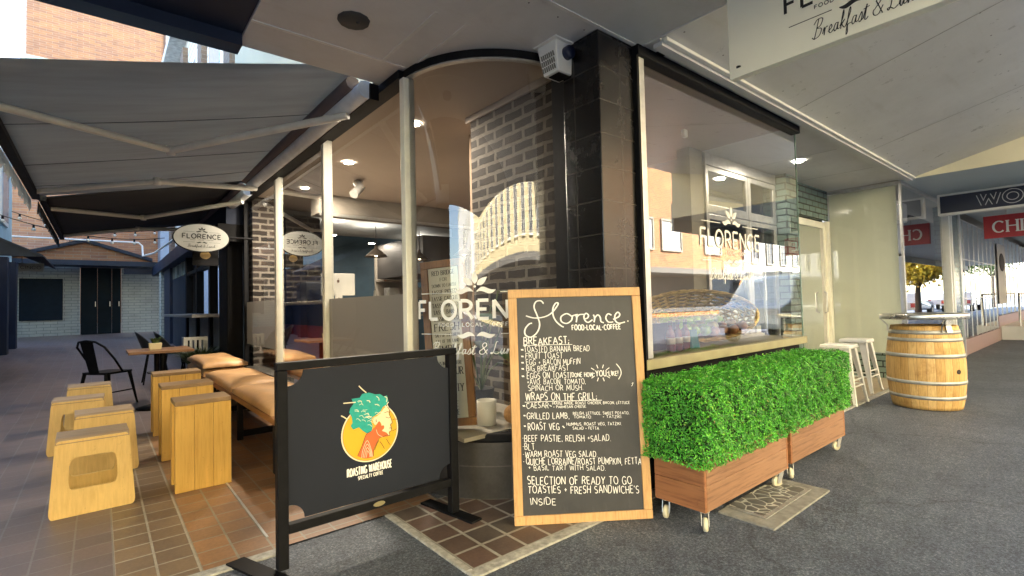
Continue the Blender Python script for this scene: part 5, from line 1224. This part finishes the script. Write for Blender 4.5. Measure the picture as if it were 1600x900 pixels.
MB().lathe(prof, 56, (BX, BY, 0)).build("staves", STAVE, bt)
GALV = mat("galvanised_hoop", (.42, .42, .40), .45, metal=.55, var=.25, scale=10)
for fz, hw in ((.925, .020), (.835, .018), (.645, .020), (.325, .018), (.145, .018)):
    z = fz * BHH
    MB().lathe([(br(z - hw) + .001, z - hw), (br(z - hw) + .005, z - hw), (br(z + hw) + .005, z + hw), (br(z + hw) + .001, z + hw)], 56, (BX, BY, 0)).build("hoop", GALV, bt)
ba = R(-118); q = (BX + math.cos(ba) * (br(.40) - .004), BY + math.sin(ba) * (br(.40) - .004))
MB().tube([(q[0], q[1], .40), (q[0] + math.cos(ba) * .008, q[1] + math.sin(ba) * .008, .40)], .024, 14).build("bung", mat("dark_bung", (.02, .012, .008), .7), bt)
MB().lathe([(0, .935), (.36, .935), (.377, .935), (.381, .94), (.381, .985), (.377, .99), (0, .99)], 56, (BX, BY, 0)).build("table_top", mat("brushed_steel", (.50, .50, .48), .28, metal=.9, var=.2, scale=5), bt)
for a in (-140, -20, 100, 220 - 360 + 360): 
    a = R(a); MB().tube([(BX + math.cos(a) * .37, BY + math.sin(a) * .37, .935), (BX + math.cos(a) * .308, BY + math.sin(a) * .308, .86), (BX + math.cos(a) * .312, BY + math.sin(a) * .312, .80)], .008, 6).build("bracket", ALU, bt)
a = R(-128); t_ = Vector((-math.sin(a), math.cos(a), 0))
pp = [Vector((BX + math.cos(a) * r, BY + math.sin(a) * r, z)) for r, z in ((.318, .80), (.304, .865), (.304, .934))]
MB().add([p + t_ * s * .028 for p in pp for s in (-1, 1)] + [p + t_ * s * .028 + Vector((math.cos(a), math.sin(a), 0)) * .006 for p in pp for s in (-1, 1)], [(0, 1, 3, 2), (2, 3, 5, 4), (6, 8, 9, 7), (8, 10, 11, 9), (0, 2, 8, 6), (2, 4, 10, 8), (1, 7, 9, 3), (3, 9, 11, 5), (0, 6, 7, 1), (4, 5, 11, 10)]).build("front_plate", mat("brushed_steel", (.50, .50, .48), .28), bt)
def white_stool(label, x, y, rz):
    t = thing("bar_stool", label, "stool", (x, y, 0), "white metal stools by the barrel", rz)
    H = .655; s0, s1 = .145, .20
    sb = MB(); sb.hexa([(x + a * .155, y + b * .155, H - .045) for a, b in ((-1, -1), (1, -1), (1, 1), (-1, 1))], [(x + a * .148, y + b * .148, H) for a, b in ((-1, -1), (1, -1), (1, 1), (-1, 1))])
    sb.build("seat", WHITEM, t, bevel=.012, seg=3)
    for a, b in ((-1, -1), (1, -1), (1, 1), (-1, 1)):
        l = MB(); T = (x + a * .135, y + b * .135, H - .04); B = (x + a * .21, y + b * .21, 0)
        for ux, uy in ((a * -1, 0), (0, b * -1)):
            wt_, wb2 = .075, .028
            l.hexa([(B[0], B[1], 0), (B[0] + ux * wb2, B[1] + uy * wb2, 0), (B[0] + ux * wb2 - (uy != 0) * a * .006, B[1] + uy * wb2 - (ux != 0) * b * .006, 0), (B[0] - (uy != 0) * a * .006, B[1] - (ux != 0) * b * .006, 0)],
                   [(T[0], T[1], T[2]), (T[0] + ux * wt_, T[1] + uy * wt_, T[2]), (T[0] + ux * wt_ - (uy != 0) * a * .006, T[1] + uy * wt_ - (ux != 0) * b * .006, T[2]), (T[0] - (uy != 0) * a * .006, T[1] - (ux != 0) * b * .006, T[2])])
        l.build("leg", WHITEM, t)
        MB().lathe([(0, 0), (.016, 0), (.016, .03), (0, .03)], 8, (B[0] - a * .01, B[1] - b * .01, 0)).build("foot_cap", WHITEM, t)
    for z in (.20, .27):
        k = .21 - (.21 - .135) * z / H - .01; P = [(x + a * k, y + b * k, z) for a, b in ((-1, -1), (1, -1), (1, 1), (-1, 1))]
        st_ = MB()
        for i in range(4):
            if (z < .25) or i in (0, 2): st_.tube([P[i], P[(i + 1) % 4]], .009, 6)
        st_.build("stretcher", WHITEM, t)
    return t
white_stool("white square metal stool standing in front, next to the hedge", 6.50, 2.03, 0)
white_stool("white square metal stool behind the front one, against the barrel", 7.42, 2.12, 0)

# ------------------------------------------------------------------ things in the curved window
PA, PB = Vector((1.657, 2.87, .405)), Vector((1.857, 2.63, .405))      # foot of the leaning poster
pu = (PB - PA).normalized(); pw = (PB - PA).length; pin = Vector((-pu.y, pu.x, 0))
if pin.dot(Vector((1, 1, 0))) < 0: pin = -pin
PHt = 1.10; ptop = (Vector((1.86, 2.81, 1.487)) - PB); pv = Vector((pin.x * .13, pin.y * .13, 1)).normalized()
ta = R(5.0); upv = Vector((pin.x * .105, pin.y * .105, 1)).normalized(); pv = upv * math.cos(ta) - pu * math.sin(ta); pu = pu * math.cos(ta) + upv * math.sin(ta)
ps = thing("framed_poster", "tall wood framed word poster leaning inside the curved glass", "poster", tuple((PA + PB) / 2))
pfn = plane_fn(PA, pu, pv)
fw = .050
MB().prism([(0, 0), (pw, 0), (pw, fw), (0, fw)], pfn, -.03, 0).build("frame_rail", PFRAME, ps, bevel=.003); MB().prism([(0, PHt - fw), (pw, PHt - fw), (pw, PHt), (0, PHt)], pfn, -.03, 0).build("frame_rail", PFRAME, ps, bevel=.003)
for u0 in (0, pw - fw): MB().prism([(u0, fw + .001), (u0 + fw, fw + .001), (u0 + fw, PHt - fw - .001), (u0, PHt - fw - .001)], pfn, -.03, -.0006).build("frame_stile", PFRAME, ps, bevel=.003)
pp_ = MB().prism([(fw - .003, fw - .003), (pw - fw + .003, fw - .003), (pw - fw + .003, PHt - fw + .003), (fw - .003, PHt - fw + .003)], pfn, -.02, -.012).build("print", mat("cream_print", (.66, .60, .44), .6, var=.05), ps)
pt_ = MB(); yv = PHt - fw - .02; wid = pw - 2 * fw - .03
for txt, hgt, fr in (("RED BRIDGE", .030, .86), ("FOR", .022, .26), ("DOWN TO EARTH", .022, .9), ("TASSIE PICKED", .026, .96), ("TASSIE CAUGHT", .026, 1), ("TASSIE MILKED", .026, .98), ("TASSIE BAKED", .026, .93), ("TASSIE OWNED", .026, .96), ("FRESH", .048, .92),
                     ("SALT OF THE EARTH", .020, .92), ("EAT OF THE LAND", .020, .86), ("SIMPLE", .046, 1), ("YOU", .02, .25), ("IT IS IN OUR NATURE", .022, .96), ("FLAVOUR", .046, .98), ("LOVE", .024, .3), ("HONESTY", .046, .95), ("VALUE", .024, .35), ("PRICE", .034, .5), ("RANGE", .034, .52)):
    yv -= hgt; cxp = pw / 2
    write(pt_, txt, cxp - wid * fr / 2, yv, hgt, pfn, x1=cxp + wid * fr / 2, wt=.14, serif=True, gap=.24, h=-.0115); yv -= .0195
pt_.build("lettering", mat("poster_ink", (.05, .035, .025), .7, var=0), pp_)
wp = thing("plant_pot", "empty white cylinder pot inside the curved window by the wooden frame", "plant pot", (1.99, 2.70, .4035))
MB().lathe([(0, 0), (.062, 0), (.066, .16), (.058, .16), (.056, .13), (0, .13)], 28, (1.99, 2.70, .4035)).build("pot", mat("white_glaze", (.62, .61, .54), .3, var=.05), wp)
pl2 = thing("broadleaf_plant", "dark broad leaved plant standing behind the pot in the curved window", "plant", (2.18, 3.02, .4035))
MB().lathe([(0, 0), (.08, 0), (.10, .18), (.09, .18), (0, .15)], 16, (2.18, 3.02, .4035)).build("pot", BLACK, pl2)
lm = MB(); sm2 = MB()
for k in range(11):
    a = k * 2.4; zt = .75 + .055 * k; b = Vector((2.18, 3.02, .56)); e = Vector((2.18 + .16 * math.cos(a), 3.02 + .16 * math.sin(a), zt)); sm2.tube([b, (b + e) / 2 + Vector((0, 0, .05)), e], .005, 5)
    d = Vector((math.cos(a), math.sin(a), .15)); s = Vector((-math.sin(a), math.cos(a), 0)); vs = []
    for i in range(9):
        t = i / 8; wd = .06 * math.sin(math.pi * t ** .8); c = e + d * t * .2 - Vector((0, 0, .12 * t * t)); vs += [c - s * wd, c + s * wd]
    lm.add(vs, [(2 * i, 2 * i + 1, 2 * i + 3, 2 * i + 2) for i in range(8)], True)
sm2.build("stem", MATS["herb_leaf"], pl2); lm.build("foliage", leafmat("broad_leaf", (.015, .05, .015), (.03, .09, .025), .35), pl2)
plush = thing("plush_toy", "tan plush toy curled on the curved window floor beside the pot", "toy", (2.14, 2.56, .4035))
b = MB(); b.sphere((2.14, 2.57, .47), .085, 16, 10, (1.1, .9, .8)); b.sphere((2.10, 2.50, .52), .055, 14, 10, (1, 1, 1)); b.sphere((2.20, 2.53, .43), .04, 10, 8, (1.4, .9, .7))
b.build("body", mat("tan_plush", (.42, .22, .08), .9, var=.25, scale=40, bmp=.5), plush)
MB().sphere((2.065, 2.475, .51), .026, 10, 8).build("muzzle", mat("cream_plush", (.6, .55, .45), .9), plush)
for dx in (-.03, .035): MB().sphere((2.10 + dx, 2.52, .57), .02, 8, 6, (.7, .7, 1.3)).build("ear", MATS["tan_plush"], plush)

# ------------------------------------------------------------------ cafe interior
ct = thing("service_counter", "service counter with pale top, dark upper panel and red lower panel behind the lane window", "counter", (2.5, 6.4, 0))
boxpart("top", mat("pale_counter", (.55, .50, .42), .4, var=.1), ct, 1.92, 2.72, 5.35, 8.3, 1.255, 1.29, bevel=.004)
boxpart("upper_panel", mat("dark_panel", (.035, .036, .042), .5), ct, 2.22, 2.68, 5.4, 8.28, .97, 1.254)
boxpart("lower_panel", mat("red_panel", (.60, .07, .03), .45, var=.15, scale=3), ct, 2.20, 2.68, 5.4, 8.28, .004, .969)
im = thing("desktop_computer", "silver all in one desktop computer seen from behind on the counter", "computer", (2.13, 5.72, 1.29))
ALUS = mat("silver_shell", (.36, .36, .34), .35, metal=.3, var=.04)
cfn2 = plane_fn((1.935, 5.74, 1.345), (.96, -.08, 0), (0, 0, 1))
MB().prism(rrect(0, .40, 0, .255, .012, 4), cfn2, -.02, .006).build("screen_shell", ALUS, im, bevel=.003)
MB().prism([(.16, -.055), (.245, -.055), (.245, .09), (.16, .09)], cfn2, .007, .014).build("stand", ALUS, im)
MB().prism([(.13, -.055), (.27, -.055), (.27, -.047), (.13, -.047)], cfn2, -.10, .03).build("foot", ALUS, im)
ap = MB(); ap.prism([(.20 + .016 * math.cos(R(a)) * (1 - .12 * (abs(math.cos(R(a))) < .3)), .165 + .018 * math.sin(R(a)) * (1 - .15 * (abs(math.cos(R(a))) < .25))) for a in range(0, 360, 15) if not (-25 < ((a + 180) % 360 - 180) < 25)], cfn2, .0065, .008)
leaf(ap, .201, .186, 62, .014, .007, cfn2, .0075); ap.build("emblem", EM[5], im)
MB().prism([(.203 + .012 * math.cos(R(a)), -.035 + .010 * math.sin(R(a))) for a in range(0, 360, 24)], cfn2, .0145, .0155).build("cable_hole", EM[5], im)
cm = thing("coffee_grinder", "dark boxy coffee equipment at the far end of the counter", "coffee machine", (2.28, 7.1, 1.29))
MB().box(2.12, 2.46, 6.85, 7.3, 1.291, 1.56).build("body", mat("charcoal_plastic", (.022, .024, .028), .45), cm, bevel=.02); MB().lathe([(0, 0), (.05, 0), (.09, .16), (.08, .16), (0, .14)], 16, (2.2, 6.7, 1.30)).build("hopper", BLACK, cm)
def pendant(label, x, y, z):
    t = thing("pendant_lamp", label, "lamp", (x, y, z), "dark dome pendant lamps over the kitchen counter")
    MB().lathe([(.0, .17), (.02, .17), (.025, .12), (.06, .10), (.15, .02), (.17, 0), (.162, 0), (.142, .015), (.05, .09), (0, .095)], 28, (x, y, z)).build("lamp_shade", mat("bronze_shade", (.045, .036, .028), .35, metal=.5, var=.2), t)
    MB().tube([(x, y, z + .17), (x, y, 2.42)], .006, 5).build("cord", BLACK, t)
    b = MB().sphere((x, y, z + .04), .035, 10, 8).build("bulb", emis("warm_bulb_glow", (1, .72, .42), 2.0) if "warm_bulb_glow" not in MATS else MATS["warm_bulb_glow"], t)
pendant("dark dome pendant lamp left of the cream mullion above the computer", 3.18, 7.0, 1.95)
pendant("dark dome pendant lamp in the pane above the frosted film", 4.02, 7.2, 1.95)
pendant("dark dome pendant lamp above the wooden poster frame", 4.22, 6.2, 1.94)
sh = thing("kitchen_shelf", "white kitchen shelf rack loaded with boxes behind the counter", "shelf", (4.4, 8.2, 0))
boxpart("back", INTW, sh, 4.25, 5.2, 9.4, 9.45, .3, 2.2)
for z in (1.0, 1.35, 1.7): boxpart("shelf", INTW, sh, 4.25, 5.2, 9.05, 9.398, z, z + .03)
for i, (x, z) in enumerate(((4.32, 1.031), (4.62, 1.031), (4.9, 1.381), (4.4, 1.381), (4.55, 1.731))): tag(MB().box(x, x + .22, 9.1, 9.35, z, z + .2).build("storage_box", mat("grey_box", (.3, .3, .29), .6, var=.2), loc=(x + .1, 9.2, z), bevel=.005), "grey storage box on the kitchen shelf rack", "box", "boxes on the kitchen shelf")
la = thing("step_ladder", "aluminium step ladder folded open in the kitchen", "ladder", (3.95, 8.4, 0))
for s in (-1, 1): MB().tube([(3.95 + s * .2, 8.3, .0), (3.95 + s * .12, 8.5, 1.5)], .018, 6).build("rail", ALU, la); MB().tube([(3.95 + s * .2, 8.85, .0), (3.95 + s * .12, 8.52, 1.5)], .014, 6).build("rear_rail", ALU, la)
for i in range(5): boxpart("tread", ALU, la, 3.78 + i * .01, 4.12 - i * .01, 8.30 + i * .04, 8.38 + i * .04, .25 + i * .27, .27 + i * .27)
rm = thing("round_mirror", "dark oval mirror hanging on the blue rear wall", "mirror", (4.9, 10.58, 1.4))
MB().prism([(5.35 + .17 * math.cos(R(a)), 1.32 + .36 * math.sin(R(a))) for a in range(0, 360, 12)], plane_fn((0, 10.58, 0), (1, 0, 0), (0, 0, 1)), 0, .02).build("disc", mat("dark_mirror", (.02, .03, .035), .15, var=0), rm)
dt = MB().tube([(2.55, 6.15, 2.80), (2.55, 6.05, 2.72), (2.42, 5.95, 2.60)], .055, 12); tag(dt.build("duct_elbow", ALU, loc=(2.5, 6.05, 2.7)), "short silver duct elbow under the cafe ceiling near the brick pier", "duct")
tag(MB().box(3.97, 4.03, 2.36, 2.40, 2.64, 2.71).build("motion_sensor", WHITE, loc=(4, 2.38, 2.67), bevel=.01), "small white motion sensor up on the display window wall", "sensor")

# ------------------------------------------------------------------ fruit display in the street window
bk = thing("wicker_basket", "wide wicker basket tipped on its side and spilling fruit in the street window", "basket", (3.75, 2.35, .83))
bc = Vector((3.95, 2.36, 1.02)); axd = Vector((-.66, -.70, .26)).normalized(); e1 = Vector((axd.y, -axd.x, 0)).normalized(); e2 = axd.cross(e1)
if e2.z < 0: e2 = -e2
def bpt(a, k):      # k 0 = base, 1 = rim
    r = .15 + .30 * k ** .7; return bc - axd * .16 + axd * .34 * k + e1 * r * 1.12 * math.cos(a) + e2 * r * .47 * math.sin(a)
wk = MB()
for j in range(15):
    k = j / 14; wk.tube([bpt(2 * math.pi * i / 56, k) + (e1 * math.cos(2 * math.pi * i / 56) + e2 * math.sin(2 * math.pi * i / 56)) * (.007 if (i // 2 + j) % 2 else -.007) for i in range(57)], .0085, 5, False)
wk.build("weave", mat("wicker", (.66, .49, .25), .6, var=.35, scale=30), bk)
rb = MB()
for i in range(28): rb.tube([bpt(2 * math.pi * i / 28, k / 8) for k in range(9)], .006, 5, False)
rb.build("rib", mat("dark_wicker", (.46, .30, .13), .6, var=.3, scale=30), bk)
rm_ = MB()
for o in (0, 2.1, 4.2): rm_.tube([bpt(2 * math.pi * i / 80, 1.0) + axd * .010 * math.cos(i * .9 + o) + e2 * .010 * math.sin(i * .9 + o) for i in range(81)], .009, 6, False)
rm_.build("rim", mat("wicker", (.50, .34, .15), .6), bk)
MB().add([tuple(bpt(2 * math.pi * i / 32, 0)) for i in range(32)], [tuple(range(32))]).build("base", MATS["dark_wicker"], bk)
GREEN = [mat("green_apple", (.26, .48, .03), .3, var=.2, scale=20), mat("lime_skin", (.20, .42, .02), .35, var=.2, scale=20), mat("yellow_pear", (.42, .38, .10), .35, var=.2, scale=20), mat("red_apple", (.34, .10, .06), .3, var=.45, scale=14), mat("blush_apple", (.42, .20, .09), .3, var=.4, scale=14)]
def fruit_mesh(kind):
    mb = MB(); r = .034
    prof = [(0, -.022), (.012, -.028), (.026, -.022), (.034, -.002), (.032, .016), (.02, .029), (.008, .026), (0, .020)]
    mb.lathe(prof, 14); return mb
def fruit(name, label, x, y, z, m, grp, sc_=1.0, rot=0):
    mb = fruit_mesh(name); mb.v = [(a * sc_ + x, b * sc_ + y, c * sc_ + z) for a, b, c in mb.v]
    o = thing(name, label, "fruit", (x, y, z), grp); mb.build("flesh", m, o)
    MB().tube([(x, y, z + .02 * sc_), (x + .004, y + .002, z + .036 * sc_)], .002, 5).build("stalk", MATS["dark_wicker"], o); o.rotation_euler = (random.uniform(-.6, .6), random.uniform(-.6, .6), 0); return o
rgf = random.Random(11); k = 0
spots = []
for row_, (a_, v, n, t0, t1) in enumerate(((.165, -.135, 9, -.26, .40), (.115, -.095, 8, -.27, .34), (.065, -.055, 7, -.27, .25), (.015, -.02, 6, -.26, .16))):
    for i in range(n):
        c = bc + axd * (a_ + rgf.uniform(-.012, .012)) - e1 * (t0 + (t1 - t0) * (i + .5) / n) + e2 * (v + .10 * ((i + .5) / n - .55) ** 2 * 2 + rgf.uniform(-.008, .008))
        spots.append((c.x, c.y, max(.868, c.z), row_, i / n))
for x, y, z, rw, q in spots:
    if q < .55 or (rw >= 2): m = GREEN[rgf.choice([0, 1, 0, 1, 2])]; nm = "green_apple"; lab = "shiny green fruit heaped on the left and top of the wicker basket"; gp = "green fruit in the basket"
    else: m = GREEN[rgf.choice([3, 4, 4, 2])]; nm = "red_apple"; lab = "blush red fruit lying low on the right of the wicker basket"; gp = "red fruit in the basket"
    fruit(nm, lab, x, y, z, m, gp, rgf.uniform(1.15, 1.4))
def bottle(label, x, y):
    t = thing("sauce_bottle", label, "bottle", (x, y, .832), "red bottles in the street window")
    MB().lathe([(0, 0), (.030, 0), (.033, .006), (.033, .125), (.028, .145), (.013, .165), (.013, .19), (0, .19)], 20, (x, y, .832)).build("glass", mat("red_syrup", (.16, .018, .016), .12, var=.15), t)
    MB().lathe([(.0335, .055), (.0342, .055), (.0342, .098), (.0335, .098)], 20, (x, y, .832)).build("label", mat("paper_label", (.74, .72, .68), .6, var=.05), t)
    MB().lathe([(0, .190), (.016, .190), (.016, .222), (0, .222)], 14, (x, y, .832)).build("cap", mat("dark_cap", (.03, .025, .022), .4), t)
bottle("red bottle with white label, leftmost of three on the window sill", 3.135, 2.03); bottle("red bottle with white label, middle one of three on the window sill", 3.245, 2.04); bottle("red bottle with white label, rightmost of three on the window sill", 3.36, 2.05)
def flatbox(name, label, b, m, bev=.002, cat="box"): return tag(MB().box(*b).build(name, m, loc=((b[0] + b[1]) / 2, (b[2] + b[3]) / 2, b[4]), bevel=bev), label, cat)
flatbox("gift_box", "navy gift box standing behind the red bottles", (3.06, 3.42, 2.14, 2.19, .833, 1.03), mat("navy_card", (.03, .04, .09), .5))
pk = thing("coffee_packet", "teal and cream packet beside the red bottles on the sill", "packet", (3.47, 2.06, .833))
MB().hexa([(3.42, 2.03, .833), (3.53, 2.03, .833), (3.53, 2.09, .833), (3.42, 2.09, .833)], [(3.43, 2.05, .97), (3.52, 2.05, .97), (3.52, 2.07, .97), (3.43, 2.07, .97)]).build("pouch", mat("teal_foil", (.03, .22, .25), .35, var=.2), pk, bevel=.004)
MB().prism([(3.455, .845), (3.50, .845), (3.49, .90), (3.46, .92)], plane_fn((0, 2.036, 0), (1, 0, 0), (0, .15, 1)), .0, .004).build("label", mat("tan_label", (.6, .42, .2), .5), pk)
cs_ = thing("card_stand", "stepped white stand of small product cards at the right of the basket", "display stand", (4.85, 2.3, .833))
for i in range(3): boxpart("shelf", WHITE, cs_, 4.45 + i * .0, 5.02, 2.20 + i * .11, 2.30 + i * .11, .833, .86 + i * .08)
for i in range(3):
    for j in range(4): tag(flatbox("product_box", "small white product box on the stepped stand, " + ("front", "middle", "back")[i] + " row, number " + ("one", "two", "three", "four")[j] + " from the basket", (4.50 + j * .13, 4.59 + j * .13, 2.215 + i * .11, 2.275 + i * .11, .861 + i * .08, .93 + i * .08), mat("white_card", (.74, .73, .69), .6, var=.08), .001), group="product boxes on the stand")
tag(MB().box(9.6, 10.6, 2.2, 2.5, 2.42, 2.74).build("air_conditioner", WHITE, loc=(10.1, 2.3, 2.42), bevel=.02), "white wall air conditioner behind the corner shop glass past the blind", "air conditioner")
shp = boxpart("shop_interior", mat("grey_room", (.14, .13, .12), .7), bld, 8.85, 12.5, 5.5, 5.6, 0, ZS)
po = thing("dog_poster", "grey poster with a dark dog face on the shop glass past the red hanging sign", "poster", (18.3, FY, 1))
MB().box(17.55, 19.0, FY - .024, FY - .014, .9, 2.45).build("sheet", mat("pale_poster", (.45, .44, .41), .6, var=.05), po)
MB().sphere((18.25, FY - .03, 1.98), .30, 16, 10, (1.5, .06, .8)).build("dog_face", mat("dark_fur", (.03, .025, .022), .8), po)
# ------------------------------------------------------------------ across the street (seen in the shop glass)
def house(name, label, x0, x1, h, m, wx, wz, fr, y=-17, wm="dark_room", cornice=True):
    t = thing(name, label, "building", ((x0 + x1) / 2, y, 0))
    boxpart("wall", m, t, x0, x1, y - 8, y, -.15, h)
    if cornice: boxpart("cornice", fr, t, x0 - .1, x1 + .1, y + .002, y + .35, h - .5, h + .15)
    for zc, hh_ in wz:
        for xx, ww in wx:
            f = MB().ringprism([(xx - ww / 2 - .12, zc - .12), (xx + ww / 2 + .12, zc - .12), (xx + ww / 2 + .12, zc + hh_ + .12), (xx - ww / 2 - .12, zc + hh_ + .12)], [(xx - ww / 2, zc), (xx + ww / 2, zc), (xx + ww / 2, zc + hh_), (xx - ww / 2, zc + hh_)], plane_fn((0, y, 0), (1, 0, 0), (0, 0, 1)), -.12, .0).build("window", fr, t)
            boxpart("pane", MATS[wm], f, xx - ww / 2, xx + ww / 2, y + .005, y + .03, zc, zc + hh_)
            boxpart("glazing_bar", fr, f, xx - .04, xx + .04, y + .031, y + .05, zc, zc + hh_)
    aw = boxpart("awning", mat("pale_awning", (.13, .12, .10), .6), t, x0 + .2, x1 - .2, y + .01, y + 2.6, 2.95, 3.3)
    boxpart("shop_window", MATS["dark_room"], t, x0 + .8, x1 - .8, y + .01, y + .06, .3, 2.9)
    return t
mat("white_blind", (.58, .57, .53), .6, var=.03)
house("brick_shop", "orange brick two storey shop across the street with white windows", 24, 43.5, 13.5, OPPBR, [(29, 2.4), (32.6, 2.4), (38.5, 2.4)], [(4.9, 2.1)], mat("sandstone", (.30, .27, .21), .7), wm="white_blind")
house("grey_hotel", "grey ornate two storey building across the street further along", 44, 64, 9.0, mat("grey_render", (.34, .325, .28), .7, var=.1), [(46 + i * 3, 1.2) for i in range(6)], [(4.4, 2.8)], MATS["sandstone"])
house("cream_hotel", "cream three storey building straight across the street with tall windows", -32, 23.6, 18, mat("cream_render", (.56, .46, .25), .7, var=.06), [(-30 + i * 3, 1.2) for i in range(18)], [(4.4, 2.6), (8.6, 2.6), (12.8, 2.6)], CREAMP)
house("white_hall", "white building across the street past the lane mouth", -90, -32.1, 18, mat("white_render", (.55, .54, .50), .7, var=.05), [(-60 + i * 3.5, 1.3) for i in range(7)], [(4.4, 2.6), (8.6, 2.6), (12.8, 2.6)], CREAMP)
house("pale_corner_shop", "pale two storey building far along the opposite side of the street", 66, 95, 8.0, mat("pale_render", (.36, .35, .32), .7, var=.06), [(68 + i * 4, 1.5) for i in range(6)], [(4.4, 2.2)], MATS["sandstone"])
def vehicle(name, label, x, y, col, L=4.4, Wd=1.75, Hh=1.5, van=False, rz=0):
    t = thing(name, label, "van" if van else "car", (x, y, -.15), None if van else "cars parked along the street")
    z = -.15; pts = ([(-.5, .22), (-.5, .52), (-.485, .60), (-.46, .96), (.18, .98), (.33, .62), (.48, .52), (.5, .30), (.49, .22)] if van else
                     [(-.5, .30), (-.5, .60), (-.44, .64), (-.34, .95), (.08, .98), (.25, .66), (.46, .56), (.5, .40), (.49, .28)])
    L = -L if van else L
    pf = lambda a, b, h: (x + a * L, y + h, z + b * Hh)
    P = MB(); n = len(pts); a_ = [pf(p[0], p[1], -Wd / 2 * (1 if p[1] < .66 else .84)) for p in pts]; b_ = [pf(p[0], p[1], Wd / 2 * (1 if p[1] < .66 else .84)) for p in pts]
    P.add(a_ + b_, [tuple(range(n))[::-1], tuple(range(n, 2 * n))] + [(i, (i + 1) % n, n + (i + 1) % n, n + i) for i in range(n)])
    body = P.build("body", mat(name + "_paint_" + str(int(col[0] * 100)), col, .25, var=.03, coat=.5), t, bevel=.06, seg=3)
    gm = mat("car_glass", (.03, .045, .055), .08, var=0)
    wins = [(-.44, -.22), (-.20, .02), (.04, .22)] if van else [(-.30, -.10), (-.08, .10)]
    for s in (-1, 1):
        for w0, w1 in wins:
            y1_ = y + s * Wd / 2 * (1.012); y2_ = y + s * Wd / 2 * .865; zb, zt = z + Hh * .64, z + Hh * .92; sl = .04 if (w1 == wins[-1][1]) else 0
            q = [(x + w0 * L, y1_, zb), (x + w1 * L, y1_, zb), (x + (w1 - sl) * L, y2_, zt), (x + (w0 + (.02 if w0 == wins[0][0] else 0)) * L, y2_, zt)]
            MB().hexa(q, [(a, b + s * .012, c) for a, b, c in q]).build("side_window", gm, t)
    for a in (-.32, .33):
        for s in (-1, 1):
            wv = MB(); rr2 = .33
            wv.tube([(x + a * L, y + s * (Wd / 2 - .20), z + rr2), (x + a * L, y + s * (Wd / 2 + .012), z + rr2)], rr2, 20, smooth=False); wo = wv.build("wheel", mat("tyre_rubber", (.02, .02, .02), .8), t)
            MB().tube([(x + a * L, y + s * (Wd / 2 + .013), z + rr2), (x + a * L, y + s * (Wd / 2 + .025), z + rr2)], .2, 16, smooth=False).build("rim", ALU, wo)
    for s in (-1, 1):
        boxpart("tail_light", mat("red_lens", (.45, .02, .02), .2, var=0), t, *sorted((x - .505 * L, x - .49 * L)), y + s * Wd * .40 - .1, y + s * Wd * .40 + .1, z + Hh * .40, z + Hh * .56)
        boxpart("headlight", mat("clear_lens", (.7, .7, .7), .1, var=0), t, *sorted((x + .487 * L, x + .50 * L)), y + s * Wd * .38 - .14, y + s * Wd * .38 + .14, z + Hh * .42, z + Hh * .5)
    if van:
        for i in range(5): boxpart("roof_bar", WHITE, t, x - 1.8 + i * .72, x - 1.7 + i * .72, y - Wd * .42, y + Wd * .42, z + Hh * .985, z + Hh * 1.03)
    return t
vehicle("work_van", "white high roofed van with roof bars parked at the kerb outside the shop", 16.9, -3.1, (.62, .68, .72), 4.6, 1.85, 2.05, True)
for k_, (x, y, c, lab) in enumerate(((50, -3.6, (.70, .71, .72), "white hatchback parked furthest along the near kerb"), (37.5, -4.2, (.66, .68, .70), "silver hatchback parked at the near kerb past the yellow tree"), (45, -11.8, (.5, .05, .04), "red car parked against the far kerb"), (56, -5.5, (.72, .72, .70), "white car driving along the road far down the street"))): vehicle("parked_car", lab, x, y, c)
YL = leafmat("autumn_leaf", (.45, .30, .02), (.62, .50, .06), .6); GLF = leafmat("street_leaf", (.04, .09, .02), (.12, .17, .04), .6)
def tree(label, x, y, h, rc, m, seed):
    rg = np.random.default_rng(seed); t = thing("street_tree", label, "tree", (x, y, -.15), "street trees along the near kerb")
    tr = MB(); tr.tube([(x, y, -.2), (x + .05, y, h * .3), (x - .05, y + .1, h * .6), (x, y, h * .85)], [.16, .12, .08, .03], 8)
    cl = []
    for k in range(9):
        a = rg.uniform(0, 6.28); r = rc * rg.uniform(.3, .8); c = Vector((x + r * math.cos(a), y + r * math.sin(a), h * rg.uniform(.45, .92))); cl.append(c); tr.tube([(x, y, h * rg.uniform(.3, .5)), c], [.06, .02], 6)
    tr.build("trunk", mat("bark", (.10, .075, .055), .9, var=.3), t)
    n = 5000; ci = rg.integers(0, len(cl), n); P = np.array([cl[i] for i in ci]) + rg.normal(size=(n, 3)) * rc * .26
    d = rg.normal(size=(n, 3)); d /= np.linalg.norm(d, axis=1)[:, None]; s = np.cross(d, rg.normal(size=(n, 3))); s /= np.linalg.norm(s, axis=1)[:, None]; l = .11
    V = np.stack([P - d * l, P + s * l * .6, P + d * l, P - s * l * .6], 1).reshape(-1, 3) - np.array([x, y, -.15])
    me = bpy.data.meshes.new("crown"); me.from_pydata(V.tolist(), [], np.arange(4 * n).reshape(-1, 4).tolist()); me.materials.append(m); o = bpy.data.objects.new("crown", me); COL.objects.link(o); o.parent = t
tree("small yellow autumn street tree on the near kerb beyond the parked van", 34, -3.0, 4.3, 1.0, YL, 1)
tree("green street tree on the near kerb past the yellow one", 47, -3.2, 6.0, 1.6, GLF, 3)
tree("tall green street tree on the near kerb furthest down the street", 62, -3.2, 7.0, 2.2, GLF, 5)
